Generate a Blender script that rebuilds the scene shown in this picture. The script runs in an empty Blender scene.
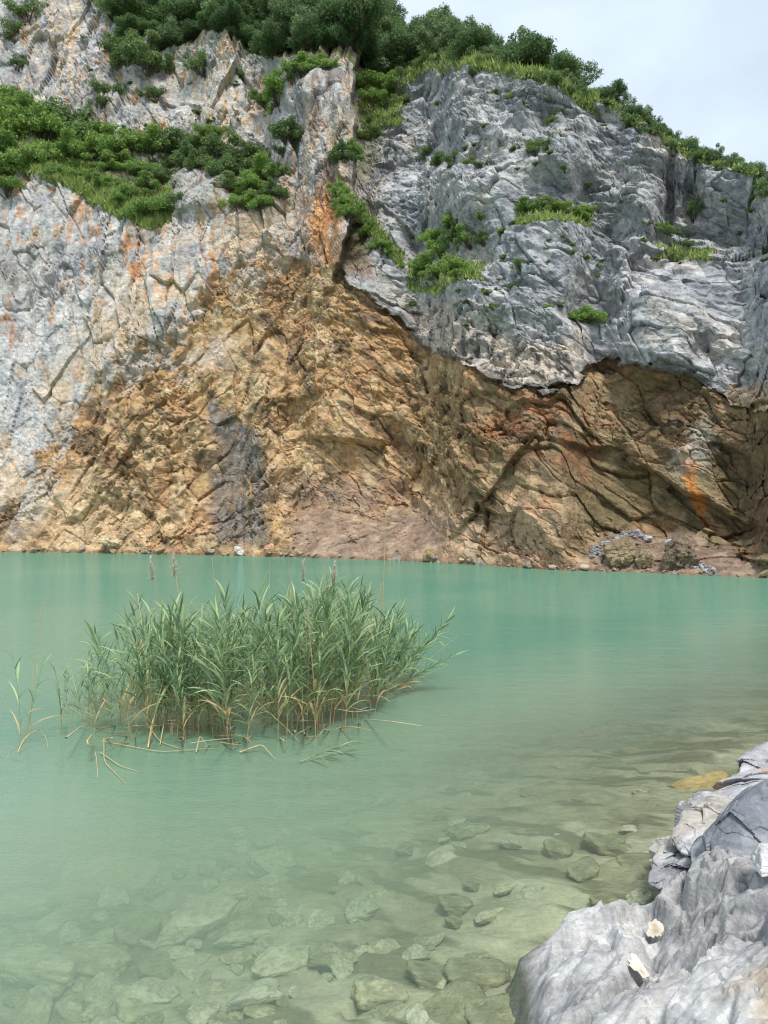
import bpy, bmesh, math
import numpy as np
from mathutils import Vector, Matrix

rng = np.random.default_rng(7)
S = bpy.context.scene
COL = S.collection
F32 = np.float32
FPX, CX, HOR, CAMH = 740.0, 384.0, 520.0, 2.8

def W(px, py, Y):
    return np.array([(px - CX) / FPX * Y, Y, CAMH + (HOR - py) / FPX * Y])
def WZ(px, py, Z):
    return W(px, py, (CAMH - Z) * FPX / (py - HOR))

# ------------------------------------------------------------------ noise
def _hash(ix, iy, iz, seed):
    h = (ix.astype(np.int64) * 374761393 + iy.astype(np.int64) * 668265263 + iz.astype(np.int64) * 1440662683 + seed * 974634777)
    h = (h & 0xFFFFFFFF).astype(np.uint32)
    h ^= h >> np.uint32(13); h = h * np.uint32(1274126177); h ^= h >> np.uint32(16)
    h = h * np.uint32(2246822519); h ^= h >> np.uint32(13)
    return h
def _u(h, k=0):
    h = h * np.uint32(2654435761 + 2 * k * 40503) + np.uint32(k * 7919)
    h ^= h >> np.uint32(15); h = h * np.uint32(2246822519); h ^= h >> np.uint32(13)
    return h.astype(F32) * F32(1 / 4294967296.0)
def vnoise(P, seed=0):
    f = np.floor(P); i = f.astype(np.int32); t = (P - f).astype(F32)
    t = t * t * t * (t * (t * 6 - 15) + 10)
    r = 0
    for dx in (0, 1):
        wx = t[:, 0] if dx else 1 - t[:, 0]
        for dy in (0, 1):
            wy = t[:, 1] if dy else 1 - t[:, 1]
            for dz in (0, 1):
                wz = t[:, 2] if dz else 1 - t[:, 2]
                r = r + wx * wy * wz * _u(_hash(i[:, 0] + dx, i[:, 1] + dy, i[:, 2] + dz, seed))
    return r
def fbm(P, sc, oct=4, seed=0, gain=0.5):
    P = np.asarray(P, F32)
    s, a, n = 0, 1.0, 0.0
    for k in range(oct):
        s = s + a * vnoise(P * F32(sc * 2.03 ** k) + F32(k * 17.3), seed + k); n += a; a *= gain
    return s / n
def ridged(P, sc, oct=4, seed=0):
    P = np.asarray(P, F32)
    s, a, n = 0, 1.0, 0.0
    for k in range(oct):
        s = s + a * (1 - np.abs(2 * vnoise(P * F32(sc * 2.03 ** k) + F32(k * 11.7), seed + k) - 1)); n += a; a *= 0.5
    return s / n
def worley(P, seed):
    f = np.floor(P); i = f.astype(np.int32); n = len(P)
    F1 = np.full(n, 9, F32); F2 = np.full(n, 9, F32); ID = np.zeros(n, np.uint32); D = np.zeros((n, 3), F32)
    for dx in (-1, 0, 1):
        for dy in (-1, 0, 1):
            for dz in (-1, 0, 1):
                h = _hash(i[:, 0] + dx, i[:, 1] + dy, i[:, 2] + dz, seed)
                v = np.stack([P[:, 0] - (f[:, 0] + dx + _u(h, 1)), P[:, 1] - (f[:, 1] + dy + _u(h, 2)), P[:, 2] - (f[:, 2] + dz + _u(h, 3))], 1)
                d = np.sqrt((v * v).sum(1))
                m = d < F1
                F2 = np.where(m, F1, np.minimum(F2, d)); ID = np.where(m, h, ID); D[m] = v[m]; F1 = np.where(m, d, F1)
    return F1, F2, ID, D
def facet(P, L, M, seed, tilt=0.9, off=0.45, crack=0.12, cw=0.10):
    """broken, planar blocks: every cell has its own offset and its own tilted face; joints between cells are cut in"""
    Q = (np.asarray(P, F32) @ np.asarray(M, F32).T) / F32(L)
    F1, F2, ID, D = worley(Q, seed)
    d = off * (_u(ID, 5) - 0.5) + tilt * ((_u(ID, 6) - 0.5) * D[:, 0] + (_u(ID, 7) - 0.5) * D[:, 1] + (_u(ID, 8) - 0.5) * D[:, 2])
    d = d - crack * np.clip(1 - (F2 - F1) / cw, 0, 1)
    return d * L, _u(ID, 9)
def tri(A2, L, ang, sx, sy, seed, warp=.22):
    """continuous broken planes: random heights joined by flat triangles, with sharp creases"""
    c, s_ = math.cos(math.radians(ang)), math.sin(math.radians(ang))
    x, y = A2[:, 0] / L, A2[:, 1] / L
    q = np.stack([x, y, x * 0 + seed], 1)
    x = x + warp * 2 * (fbm(q, .8, 2, seed + 5) - .5); y = y + warp * 2 * (fbm(q, .8, 2, seed + 6) - .5)
    x, y = (c * x + s_ * y) / sx, (-s_ * x + c * y) / sy
    k_ = (x + y) * .36602540; x, y = x + k_, y + k_
    i, j = np.floor(x), np.floor(y); u, v = x - i, y - j; i, j = i.astype(np.int32), j.astype(np.int32); z = np.zeros_like(i)
    h00, h11 = _u(_hash(i, j, z, seed)), _u(_hash(i + 1, j + 1, z, seed)); h10, h01 = _u(_hash(i + 1, j, z, seed)), _u(_hash(i, j + 1, z, seed))
    return np.where(u >= v, h00 * (1 - u) + h10 * (u - v) + h11 * v, h00 * (1 - v) + h01 * (v - u) + h11 * u) - .5
def sstep(a, b, x):
    t = np.clip((x - a) / (b - a), 0, 1)
    return t * t * (3 - 2 * t)
def mixc(a, b, t):
    return a + (np.asarray(b) - a) * t[:, None]
def rotm(ax, ang, sc=(1, 1, 1)):
    return np.diag(1.0 / np.asarray(sc, float)) @ np.array(Matrix.Rotation(math.radians(ang), 3, ax))

# ------------------------------------------------------------------ mesh helpers
def link(o, parent=None):
    COL.objects.link(o)
    if parent is not None: o.parent = parent
    return o
def mesh_np(name, V, Fc, mat, col=None, smooth=False):
    me = bpy.data.meshes.new(name)
    V = np.asarray(V, F32); Fc = np.asarray(Fc, np.int32)
    nf, k = Fc.shape
    me.vertices.add(len(V)); me.vertices.foreach_set('co', V.ravel())
    me.loops.add(nf * k); me.loops.foreach_set('vertex_index', Fc.ravel())
    me.polygons.add(nf); me.polygons.foreach_set('loop_start', np.arange(nf, dtype=np.int32) * k)
    me.polygons.foreach_set('loop_total', np.full(nf, k, np.int32))
    me.polygons.foreach_set('use_smooth', np.full(nf, bool(smooth)))
    me.update(calc_edges=True)
    if col is not None:
        a = me.color_attributes.new('Col', 'FLOAT_COLOR', 'POINT')
        c = np.ones((len(V), 4), F32); c[:, :3] = col
        a.data.foreach_set('color', c.ravel())
    if mat: me.materials.append(mat)
    me.validate()
    return me
def obj(name, me, parent=None):
    return link(bpy.data.objects.new(name, me), parent)
def empty(name, loc=(0, 0, 0)):
    o = bpy.data.objects.new(name, None); o.empty_display_size = 0.2; o.location = loc
    return link(o)
def tag(o, label=None, cat=None, group=None, kind=None):
    if label: o['label'] = label
    if cat: o['category'] = cat
    if group: o['group'] = group
    if kind: o['kind'] = kind
    return o
def dup(root, loc=None):
    r = root.copy(); COL.objects.link(r)
    for ch in root.children:
        c = ch.copy(); COL.objects.link(c); c.parent = r
    if loc is not None: r.location = loc
    return r
def grid_faces(nr, nc):
    a = np.arange(nr * nc).reshape(nr, nc)
    return np.stack([a[:-1, :-1], a[1:, :-1], a[1:, 1:], a[:-1, 1:]], -1).reshape(-1, 4)

# ------------------------------------------------------------------ materials
def newmat(name):
    m = bpy.data.materials.new(name); m.use_nodes = True
    nt = m.node_tree; nt.nodes.clear()
    out = nt.nodes.new('ShaderNodeOutputMaterial')
    return m, nt, out
def N(nt, t, **kw):
    n = nt.nodes.new(t)
    for k, v in kw.items(): setattr(n, k, v)
    return n
def mathn(nt, op, a, b=None, c=None):
    n = N(nt, 'ShaderNodeMath', operation=op)
    for i, v in enumerate((a, b, c)):
        if v is None: continue
        if isinstance(v, (int, float)): n.inputs[i].default_value = v
        else: nt.links.new(v, n.inputs[i])
    return n.outputs[0]
def noise_out(nt, vec, scale, detail=6, rough=0.6, dist=0.0):
    n = N(nt, 'ShaderNodeTexNoise'); n.inputs['Scale'].default_value = scale; n.inputs['Detail'].default_value = detail
    n.inputs['Roughness'].default_value = rough; n.inputs['Distortion'].default_value = dist
    nt.links.new(vec, n.inputs['Vector']); return n.outputs['Fac']
def rock_mat(name, s, bump=0.5, bdist=0.15, lo=0.72, hi=1.28, use_attr=True, base=(0.3, 0.3, 0.3), rough=0.92, dip=32, dist=.15, facets=.5, det=4):
    """s = detail frequency per metre"""
    m, nt, out = newmat(name); L = nt.links.new
    bs = N(nt, 'ShaderNodeBsdfPrincipled'); bs.inputs['Roughness'].default_value = rough
    bs.inputs['Specular IOR Level'].default_value = 0.25
    tc = N(nt, 'ShaderNodeTexCoord').outputs['Object']
    n1 = noise_out(nt, tc, s, det + 1, 0.7, dist)
    n2 = noise_out(nt, tc, s * (2.2 if det < 3 else 4.5), det, 0.65)
    mr = N(nt, 'ShaderNodeMapRange'); mr.inputs['From Min'].default_value = 0.36; mr.inputs['From Max'].default_value = 0.64
    mr.inputs['To Min'].default_value = lo; mr.inputs['To Max'].default_value = hi
    COLSLOT = mr.inputs['Value']
    mul = N(nt, 'ShaderNodeVectorMath', operation='SCALE')
    if use_attr:
        at = N(nt, 'ShaderNodeAttribute', attribute_name='Col'); L(at.outputs['Color'], mul.inputs[0])
    else: mul.inputs[0].default_value = base
    L(mr.outputs[0], mul.inputs['Scale']); L(mul.outputs[0], bs.inputs['Base Color'])
    mpg = N(nt, 'ShaderNodeMapping'); mpg.inputs['Rotation'].default_value = (0.2, math.radians(dip), 0.3); mpg.inputs['Scale'].default_value = (.55, 1, 1.3); L(tc, mpg.inputs['Vector'])
    n3 = noise_out(nt, mpg.outputs[0], s * 1.6, det, 0.65, dist)
    vo = N(nt, 'ShaderNodeTexVoronoi', feature='DISTANCE_TO_EDGE'); vo.inputs['Scale'].default_value = s * .55
    warp = N(nt, 'ShaderNodeVectorMath', operation='MULTIPLY_ADD')
    nz = N(nt, 'ShaderNodeTexNoise'); nz.inputs['Scale'].default_value = s * 1.0; nz.inputs['Detail'].default_value = 5; L(tc, nz.inputs['Vector'])
    L(nz.outputs['Color'], warp.inputs[0]); warp.inputs[1].default_value = (1.2 / s,) * 3; L(mpg.outputs[0], warp.inputs[2])
    L(warp.outputs[0], vo.inputs['Vector'])
    crk = mathn(nt, 'MINIMUM', mathn(nt, 'MULTIPLY', vo.outputs['Distance'], 22.0), 1.0)
    def planes(sc_):
        vv = N(nt, 'ShaderNodeVectorMath', operation='SCALE'); vv.inputs['Scale'].default_value = sc_; L(mpg.outputs[0], vv.inputs[0])
        wv_ = N(nt, 'ShaderNodeVectorMath', operation='MULTIPLY_ADD'); L(nz.outputs['Color'], wv_.inputs[0]); wv_.inputs[1].default_value = (.35,) * 3; L(vv.outputs[0], wv_.inputs[2])
        f_ = N(nt, 'ShaderNodeTexVoronoi', feature='F1'); f_.inputs['Scale'].default_value = 1.0; L(wv_.outputs[0], f_.inputs['Vector'])
        df_ = N(nt, 'ShaderNodeVectorMath', operation='SUBTRACT'); L(wv_.outputs[0], df_.inputs[0]); L(f_.outputs['Position'], df_.inputs[1])
        cc_ = N(nt, 'ShaderNodeVectorMath', operation='SUBTRACT'); L(f_.outputs['Color'], cc_.inputs[0]); cc_.inputs[1].default_value = (.5,) * 3
        dt_ = N(nt, 'ShaderNodeVectorMath', operation='DOT_PRODUCT'); L(df_.outputs[0], dt_.inputs[0]); L(cc_.outputs[0], dt_.inputs[1]); return dt_.outputs['Value']
    crk = mathn(nt, 'ADD', crk, mathn(nt, 'ADD', mathn(nt, 'MULTIPLY', planes(s * 1.1), facets * 8), mathn(nt, 'MULTIPLY', planes(s * 2.6), facets * 4)))
    hgt = mathn(nt, 'ADD', mathn(nt, 'MULTIPLY', n3, .75), mathn(nt, 'ADD', mathn(nt, 'MULTIPLY', crk, 0.12), mathn(nt, 'MULTIPLY', n2, 0.35)))
    L(mathn(nt, 'ADD', mathn(nt, 'MULTIPLY', n1, 0.35), mathn(nt, 'ADD', mathn(nt, 'MULTIPLY', n2, 0.3), mathn(nt, 'MULTIPLY', n3, 0.35))), COLSLOT)
    bp = N(nt, 'ShaderNodeBump'); bp.inputs['Strength'].default_value = bump; bp.inputs['Distance'].default_value = bdist
    L(hgt, bp.inputs['Height']); L(bp.outputs[0], bs.inputs['Normal'])
    L(bs.outputs[0], out.inputs[0])
    return m
def leaf_mat(name, c, c2, trans=0.35, vary=0.25, rough=0.6):
    m, nt, out = newmat(name); L = nt.links.new
    at = N(nt, 'ShaderNodeAttribute', attribute_name='Col')
    oi = N(nt, 'ShaderNodeObjectInfo')
    mx = N(nt, 'ShaderNodeMix', data_type='RGBA'); mx.inputs['A'].default_value = (*c, 1); mx.inputs['B'].default_value = (*c2, 1)
    sp = N(nt, 'ShaderNodeSeparateColor'); L(at.outputs['Color'], sp.inputs[0])
    f = mathn(nt, 'ADD', mathn(nt, 'MULTIPLY', sp.outputs[0], 0.5), mathn(nt, 'MULTIPLY', oi.outputs['Random'], 0.5))
    L(f, mx.inputs['Factor'])
    sc = N(nt, 'ShaderNodeVectorMath', operation='SCALE'); L(mx.outputs['Result'], sc.inputs[0])
    L(mathn(nt, 'ADD', mathn(nt, 'MULTIPLY', sp.outputs[1], 2 * vary), 1 - vary), sc.inputs['Scale'])
    bs = N(nt, 'ShaderNodeBsdfPrincipled'); bs.inputs['Roughness'].default_value = rough; bs.inputs['Specular IOR Level'].default_value = 0.3
    L(sc.outputs[0], bs.inputs['Base Color'])
    tr = N(nt, 'ShaderNodeBsdfTranslucent'); L(sc.outputs[0], tr.inputs['Color'])
    ms = N(nt, 'ShaderNodeMixShader'); ms.inputs[0].default_value = trans
    L(bs.outputs[0], ms.inputs[1]); L(tr.outputs[0], ms.inputs[2]); L(ms.outputs[0], out.inputs[0])
    return m
def attr_mat(name, rough=0.8, trans=0.0):
    m, nt, out = newmat(name); L = nt.links.new
    at = N(nt, 'ShaderNodeAttribute', attribute_name='Col')
    bs = N(nt, 'ShaderNodeBsdfPrincipled'); bs.inputs['Roughness'].default_value = rough; bs.inputs['Specular IOR Level'].default_value = 0.3
    tc = N(nt, 'ShaderNodeTexCoord').outputs['Object']
    n1 = noise_out(nt, tc, 60, 4)
    sc = N(nt, 'ShaderNodeVectorMath', operation='SCALE'); L(at.outputs['Color'], sc.inputs[0])
    L(mathn(nt, 'ADD', mathn(nt, 'MULTIPLY', n1, 0.8), 0.6), sc.inputs['Scale']); L(sc.outputs[0], bs.inputs['Base Color'])
    if trans > 0:
        tr = N(nt, 'ShaderNodeBsdfTranslucent'); L(sc.outputs[0], tr.inputs['Color'])
        ms = N(nt, 'ShaderNodeMixShader'); ms.inputs[0].default_value = trans
        L(bs.outputs[0], ms.inputs[1]); L(tr.outputs[0], ms.inputs[2]); L(ms.outputs[0], out.inputs[0])
    else: L(bs.outputs[0], out.inputs[0])
    return m

M_CLIFF = rock_mat('cliff_rock', 1.5, bump=0.55, bdist=0.25, lo=0.55, hi=1.45, det=2, facets=.8)
M_BOULDER = rock_mat('limestone', 9.0, bump=0.45, bdist=0.02, lo=0.62, hi=1.36, dip=20, dist=.05)
M_STONE = rock_mat('stone', 5.0, bump=0.5, bdist=0.04, lo=0.7, hi=1.3)
M_BARK = rock_mat('bark', 3.0, use_attr=False, base=(0.10, 0.075, 0.055))
M_TREE = leaf_mat('tree_leaves', (0.068, 0.135, 0.055), (0.165, 0.255, 0.090))
M_TREE2 = leaf_mat('tree_leaves_pale', (0.105, 0.180, 0.080), (0.210, 0.295, 0.125))
M_SHRUB = leaf_mat('shrub_leaves', (0.150, 0.265, 0.065), (0.310, 0.440, 0.115))
M_SHRUB2 = leaf_mat('shrub_leaves_dark', (0.100, 0.180, 0.065), (0.230, 0.325, 0.115))
M_GRASS = leaf_mat('ledge_grass', (0.18, 0.28, 0.065), (0.34, 0.41, 0.13))
M_REED = attr_mat('reed_leaf', 0.5, 0.3)
M_STEM = attr_mat('reed_stem', 0.6)

# ------------------------------------------------------------------ the cliff
def pl(pts):
    p = np.array(pts, float)
    return lambda x: np.interp(x, p[:, 0], p[:, 1])
RIM = pl([(-280, -150), (0, -45), (50, -18), (85, 0), (105, 12), (125, 40), (160, 50), (200, 36), (240, 50), (280, 60), (320, 48), (352, 64),
          (375, 95), (400, 80), (430, 62), (460, 54), (500, 62), (540, 72), (575, 92), (600, 106), (640, 126), (680, 146), (720, 160), (768, 182), (1060, 320)])
Y0 = pl([(-280, 60), (0, 64.5), (120, 62), (250, 57.5), (400, 50.5), (560, 41.4), (680, 37.9), (768, 35.7), (1060, 31)])
GREY_L = pl([(-280, 720), (0, 492), (40, 452), (62, 428), (85, 395), (105, 365), (150, 343), (190, 322), (215, 280), (245, 248), (290, 258), (330, 268),
             (345, 270), (380, 306), (420, 345), (470, 372), (520, 395), (548, 402), (575, 382), (600, 362), (640, 360), (690, 374), (735, 406), (768, 410), (1060, 420)])

px = np.concatenate([np.arange(-280, -6, 6.0), np.arange(-6, 774, 1.2), np.arange(774, 1060, 6.0)])
NC = len(px)
NR, NCAP, NB = 470, 46, 8
t = np.linspace(0, 1, NR)
PX = np.broadcast_to(px, (NR, NC)).ravel()
yb = HOR + CAMH * FPX / Y0(px)
jag = 10 * (fbm(np.stack([px * 0.03, px * 0, px * 0], 1), 1, 4, 91) - 0.5)
PY = (RIM(px) + jag)[None, :] * (1 - t[:, None]) + yb[None, :] * t[:, None]
PY = PY.ravel()
pix = np.stack([PX, PY, np.zeros_like(PX)], 1)
wx = 26 * (fbm(pix, 0.022, 4, 3) - 0.5); wy = 26 * (fbm(pix, 0.022, 4, 13) - 0.5)
wx2 = 9 * (fbm(pix, 0.09, 3, 23) - 0.5); wy2 = 9 * (fbm(pix, 0.09, 3, 33) - 0.5)
QX, QY = PX + wx + wx2, PY + wy + wy2            # ragged zone borders
k = np.interp(PX, [0, 300, 420, 560, 700], [0.30, 0.30, 0.46, 0.44, 0.36])
s = (HOR - PY) / FPX
Y = (Y0(PX) + k * CAMH) / (1 - k * s)
def step(lo, hi, amt, x0, x1, fade=18, warp=0.5):
    """the ground goes back by amt metres between the lines lo (below) and hi (above)"""
    qx, qy = PX + wx * warp, PY + wy * warp + wy2 * warp
    a = sstep(0, 1, (lo(qx) - qy) / np.maximum(lo(qx) - hi(qx), 1))
    return amt * a * sstep(x0 - fade, x0 + fade, qx) * (1 - sstep(x1 - fade, x1 + fade, qx))
def off(f, d): return lambda x: f(x) + d
L1lo = pl([(-280, 190), (0, 176), (30, 174), (65, 187), (100, 207), (150, 234), (178, 212), (215, 203), (250, 207), (285, 200)])
L1hi = pl([(-280, 80), (0, 96), (60, 118), (120, 138), (200, 156), (285, 165)])
Y += step(L1lo, L1hi, 8.0, -400, 275, 14)
BLK = _u(worley((pix / np.array([26, 13, 1])).astype(F32), 77)[2], 3) - .5
QYr = QY + 11 * BLK
def slab_step(amt, x0, x1, fade):
    return amt * sstep(-2, 2, GREY_L(QX) - QYr) * sstep(x0 - fade, x0 + fade, PX) * (1 - sstep(x1 - fade, x1 + fade, PX))
Y += slab_step(-1.35, 338, 602, 9)
Y += slab_step(-0.9, 602, 1200, 9)
Y += step(off(GREY_L, 8), off(GREY_L, -8), -0.35, -400, 250, 14, 1.0)
for lo, th, amt, x0, x1 in [
    (pl([(415, 168), (450, 180), (495, 174)]), 14, 2.2, 418, 492), (pl([(400, 280), (440, 294), (470, 282), (500, 258)]), 26, 2.8, 408, 492),
    (pl([(510, 222), (595, 226)]), 16, 2.4, 512, 594), (pl([(655, 246), (705, 252), (768, 265)]), 18, 2.6, 655, 1200),
    (pl([(560, 328), (610, 328)]), 16, 2.0, 564, 612), (pl([(515, 162), (570, 162)]), 14, 1.2, 522, 562), (pl([(440, 130), (600, 135)]), 10, 1.2, 470, 580),
    (pl([(120, 110), (290, 120)]), 12, 1.4, 170, 290)]:
    up_ = 1 - sstep(4, 62, off(lo, -th)(PX + wx * .5) - (PY + wy * .5))      # the wall above a ledge comes forward again
    Y += step(lo, off(lo, -th), amt, x0, x1, 16) * up_
# overhanging clefts in the lower wall and the scree aprons
for lo, th, amt, x0, x1 in [
    (pl([(615, 462), (660, 478), (700, 498), (768, 532)]), 4, -1.5, 620, 1200), (pl([(440, 545), (480, 505), (520, 455), (550, 420)]), 6, -1.3, 455, 540),
    (pl([(90, 500), (130, 505), (165, 520)]), 4, -0.8, 98, 160), (pl([(300, 435), (340, 440), (390, 445)]), 5, -1.2, 305, 380),
    (pl([(430, 415), (470, 430), (500, 470)]), 4, -0.9, 435, 490), (pl([(560, 440), (640, 455)]), 4, -0.9, 560, 620)]:
    Y += step(off(lo, 2), off(lo, -th), amt, x0, x1, 14)
for lo, th, amt, x0, x1 in [
    (pl([(260, 560), (300, 560), (440, 566), (480, 566)]), 62, 5.0, 275, 440), (pl([(560, 576), (620, 578), (770, 578)]), 48, 4.2, 575, 765),
    (pl([(-280, 552), (260, 556)]), 40, 1.5, -400, 260)]:
    Y += step(lo, off(lo, -th), amt, x0, x1, 26)
# gully between the buttress and the grey dome
gl = np.interp(PY, [40, 200, 262, 300], [357, 355, 342, 330]) + 0.55 * wx + 0.8 * wx2
gr = np.interp(PY, [60, 120, 200, 265, 300], [425, 402, 380, 372, 340])
g = sstep(-2, 3, PX - gl) * (1 - sstep(0.35, 1.15, (PX - gl) / np.maximum(gr - gl, 4))) * (1 - sstep(230, 285, PY))
Y += 3.4 * g
Y -= 2.2 * sstep(262, 325, PX) * (1 - sstep(-2, 3, PX - gl)) * (1 - sstep(250, 330, PY))
def bump(cx, cy, rx, ry, a, p=2):
    global Y
    Y = Y + a * np.exp(-(np.abs((PX + wx * .5 - cx) / rx) ** p + np.abs((PY + wy * .5 - cy) / ry) ** p))
bump(195, 185, 26, 22, -2.2, 4); bump(490, 190, 90, 110, -3.0); bump(660, 330, 40, 45, -2.4, 4); bump(575, 150, 40, 50, -1.6)
bump(672, 190, 6, 50, 1.8); bump(692, 185, 7, 40, 1.8); bump(640, 200, 22, 70, -1.4); bump(235, 470, 22, 70, 1.6, 3)
bump(560, 470, 60, 80, -1.8, 3); bump(330, 410, 50, 60, -1.5); bump(395, 470, 22, 70, 1.5); bump(150, 430, 45, 60, -1.2); bump(60, 500, 60, 40, -1.2)
bump(305, 92, 22, 16, -1.6, 4); bump(318, 150, 12, 40, -.9, 4); bump(340, 110, 10, 45, -.8, 4); bump(296, 180, 12, 40, .8, 3); bump(331, 190, 5, 50, .7, 3); bump(345, 170, 4, 40, .6, 3); bump(112, 60, 10, 55, 1.6); bump(100, 90, 24, 60, -1.0); bump(60, 60, 20, 60, -1.2); bump(258, 100, 8, 60, 1.6); bump(225, 100, 22, 60, -1.2)
bump(440, 215, 22, 26, 1.5); bump(700, 440, 30, 50, -1.2); bump(628, 545, 24, 18, -1.2, 4)
X = (PX - CX) / FPX * Y; Z = CAMH + s * Y
P = np.stack([X, Y, Z], 1).astype(F32)

rgt = sstep(330, 400, QX)[:, None]                                   # left wall / grey dome
wlf = 1 - sstep(225, 345, PX)
QYb = QY + wlf * (46 * (fbm(pix, 0.03, 3, 141) - .5) + 40 * (fbm(pix, 0.12, 3, 142) - .5))
QYb = QYb + 11 * BLK * (1 - wlf)
och = sstep(-3 - 12 * wlf, 3 + 12 * wlf, QYb - GREY_L(QX))                                  # ochre zone below the grey slabs
MA = rotm('Y', 8, (0.75, 1, 1.7)); MB = rotm('Y', -30, (1.8, 1, 0.7)); MC = rotm('Y', -36, (1.8, 1, 0.65)); MD = rotm('Y', 62, (1.25, 1, 0.8))
Pw = P + 0.22 * np.stack([fbm(P, 0.5, 3, 41) - .5, fbm(P, 0.5, 3, 42) - .5, fbm(P, 0.5, 3, 43) - .5], 1)
m1_ = sstep(.40, .60, fbm(P, .16, 4, 45)); m2_ = sstep(.42, .62, fbm(P, .22, 4, 46))
WT = {100: (.6, .8, .8, .85), 200: (.55, .62, .85, .95), 300: (.45, .52, .75, .95), 400: (.38, .48, .72, .95)}
def blockset(M, sd):
    d1, r1 = facet(Pw, 8.0, M, sd, 0.60, 0.20, 0.03, 0.05)
    d2, r2 = facet(Pw, 3.2, M, sd + 1, 0.85, 0.30, 0.16, 0.05)
    d3, r3 = facet(Pw, 1.35, M, sd + 2, 1.0, 0.36, 0.16, 0.06)
    d4, r4 = facet(Pw, 0.60, M, sd + 3, 1.15, 0.45, 0.26, 0.09)
    w1, w2, w3, w4 = WT[sd]
    return d1 * w1 + d2 * w2 + d3 * w3 * (.25 + 1.0 * m1_) + d4 * w4 * (.15 + 1.15 * m2_), r1, r2 * .6 + r3 * .4, r3 * .6 + r4 * .4
A = blockset(MA, 100); B = blockset(MB, 200); C = blockset(MC, 300); D_ = blockset(MD, 400)
rgo = sstep(270, 400, QX)
def blend(i): return (A[i] * (1 - rgt[:, 0]) + B[i] * rgt[:, 0]) * (1 - och) + (C[i] * rgo + D_[i] * (1 - rgo)) * och
R1, R2, R3 = blend(1), blend(2), blend(3)
talus = np.maximum(sstep(275, 310, QX) * (1 - sstep(430, 460, QX)) * sstep(500, 520, QY + 0.0 * QX),
                   sstep(560, 590, QX) * sstep(0, 14, QY - pl([(560, 575), (600, 530), (640, 520), (700, 535), (768, 560)])(QX)))
gul = sstep(-4, 4, QX - np.interp(QY, [230, 300], [322, 335])) * (1 - sstep(-5, 5, QX - np.interp(QY, [200, 300], [362, 380]))) * sstep(215, 235, QY) * (1 - sstep(262, 285, QY))
soft = np.maximum(talus, gul * 0.6)
rough_amp = (0.78 + 0.10 * och) * (1 - 0.6 * soft)
smoothL = sstep(0, 40, QX) * 0 + (1 - sstep(70, 110, QX)) * sstep(300, 330, QY) * (1 - och)
rough_amp = rough_amp * (1 - 0.55 * smoothL) 
A2 = np.stack([np.where(True, P[:, 0] * .9 - P[:, 1] * .35, 0), P[:, 2]], 1).astype(float)
def trio(ang, sx, sy, sd, w):
    return sum(w[q] * tri(A2, L_, ang + (q % 2) * 12 - 6, sx, sy, sd + 10 * q) for q, L_ in enumerate((5.5, 2.3, 1.05, .5)))
TA = trio(84, 1.7, .75, 1100, (1.3, 1.1, .62, .34)); TB = trio(-30, 1.9, .75, 1200, (1.2, .95, .95, .60)); TC = trio(-38, 2.3, .65, 1300, (1.3, 1.1, .75, .42)); TD = trio(58, 1.4, .8, 1400, (1.2, 1.0, .75, .42))
tris = (TA * (1 - rgt[:, 0]) + TB * rgt[:, 0]) * (1 - och) + (TC * rgo + TD * (1 - rgo)) * och
disp = (.75 * blend(0) + tris * (.55 + .55 * m1_)) * rough_amp + 0.12 * (ridged(P, 0.9, 4, 61) - 0.6) * (0.4 + .4 * och) + 0.12 * (ridged(P, 3.0, 2, 71) - 0.6) * (.4 + m2_)
edge = sstep(0, 0.03, np.repeat(t, NC)) * 1.0
low = 1 - sstep(0.965, 1.0, np.repeat(t, NC))
G3 = P.reshape(NR, NC, 3)
def stretch(ax):
    d_ = np.linalg.norm(np.diff(G3, axis=ax), axis=2); d_ = np.concatenate([d_, d_[-1:] if ax == 0 else d_[:, -1:]], ax)
    sp_ = 1.0 if ax == 0 else np.concatenate([np.diff(px), [6.0]])[None, :] / 1.2
    d_ = d_ / sp_; return d_ / np.median(d_)
sr = np.maximum(stretch(0), stretch(1)); sr = np.maximum.reduce([np.roll(sr, q, a) for q in (-3, -1, 0, 1, 3) for a in (0, 1)])
calm = np.clip(2.6 / sr, .25, 1); calm = sum(np.roll(np.roll(calm, q, 0), w_, 1) for q in (-2, 0, 2) for w_ in (-2, 0, 2)) / 9
disp = disp * (0.35 + 0.65 * low) * calm.ravel()
nl = np.array([0.05, -0.95, 0.22]); nr = np.array([-0.42, -0.86, 0.25])
nn = nl * (1 - sstep(150, 600, PX))[:, None] + nr * sstep(150, 600, PX)[:, None]
lat = np.stack([fbm(P, 1.4, 3, 81) - .5, np.zeros(len(P)), fbm(P, 1.4, 3, 82) - .5], 1) * 0.14 * calm.reshape(-1, 1)
P = P + nn * disp[:, None] + lat * low[:, None]
CL = P.reshape(NR, NC, 3)

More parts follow.
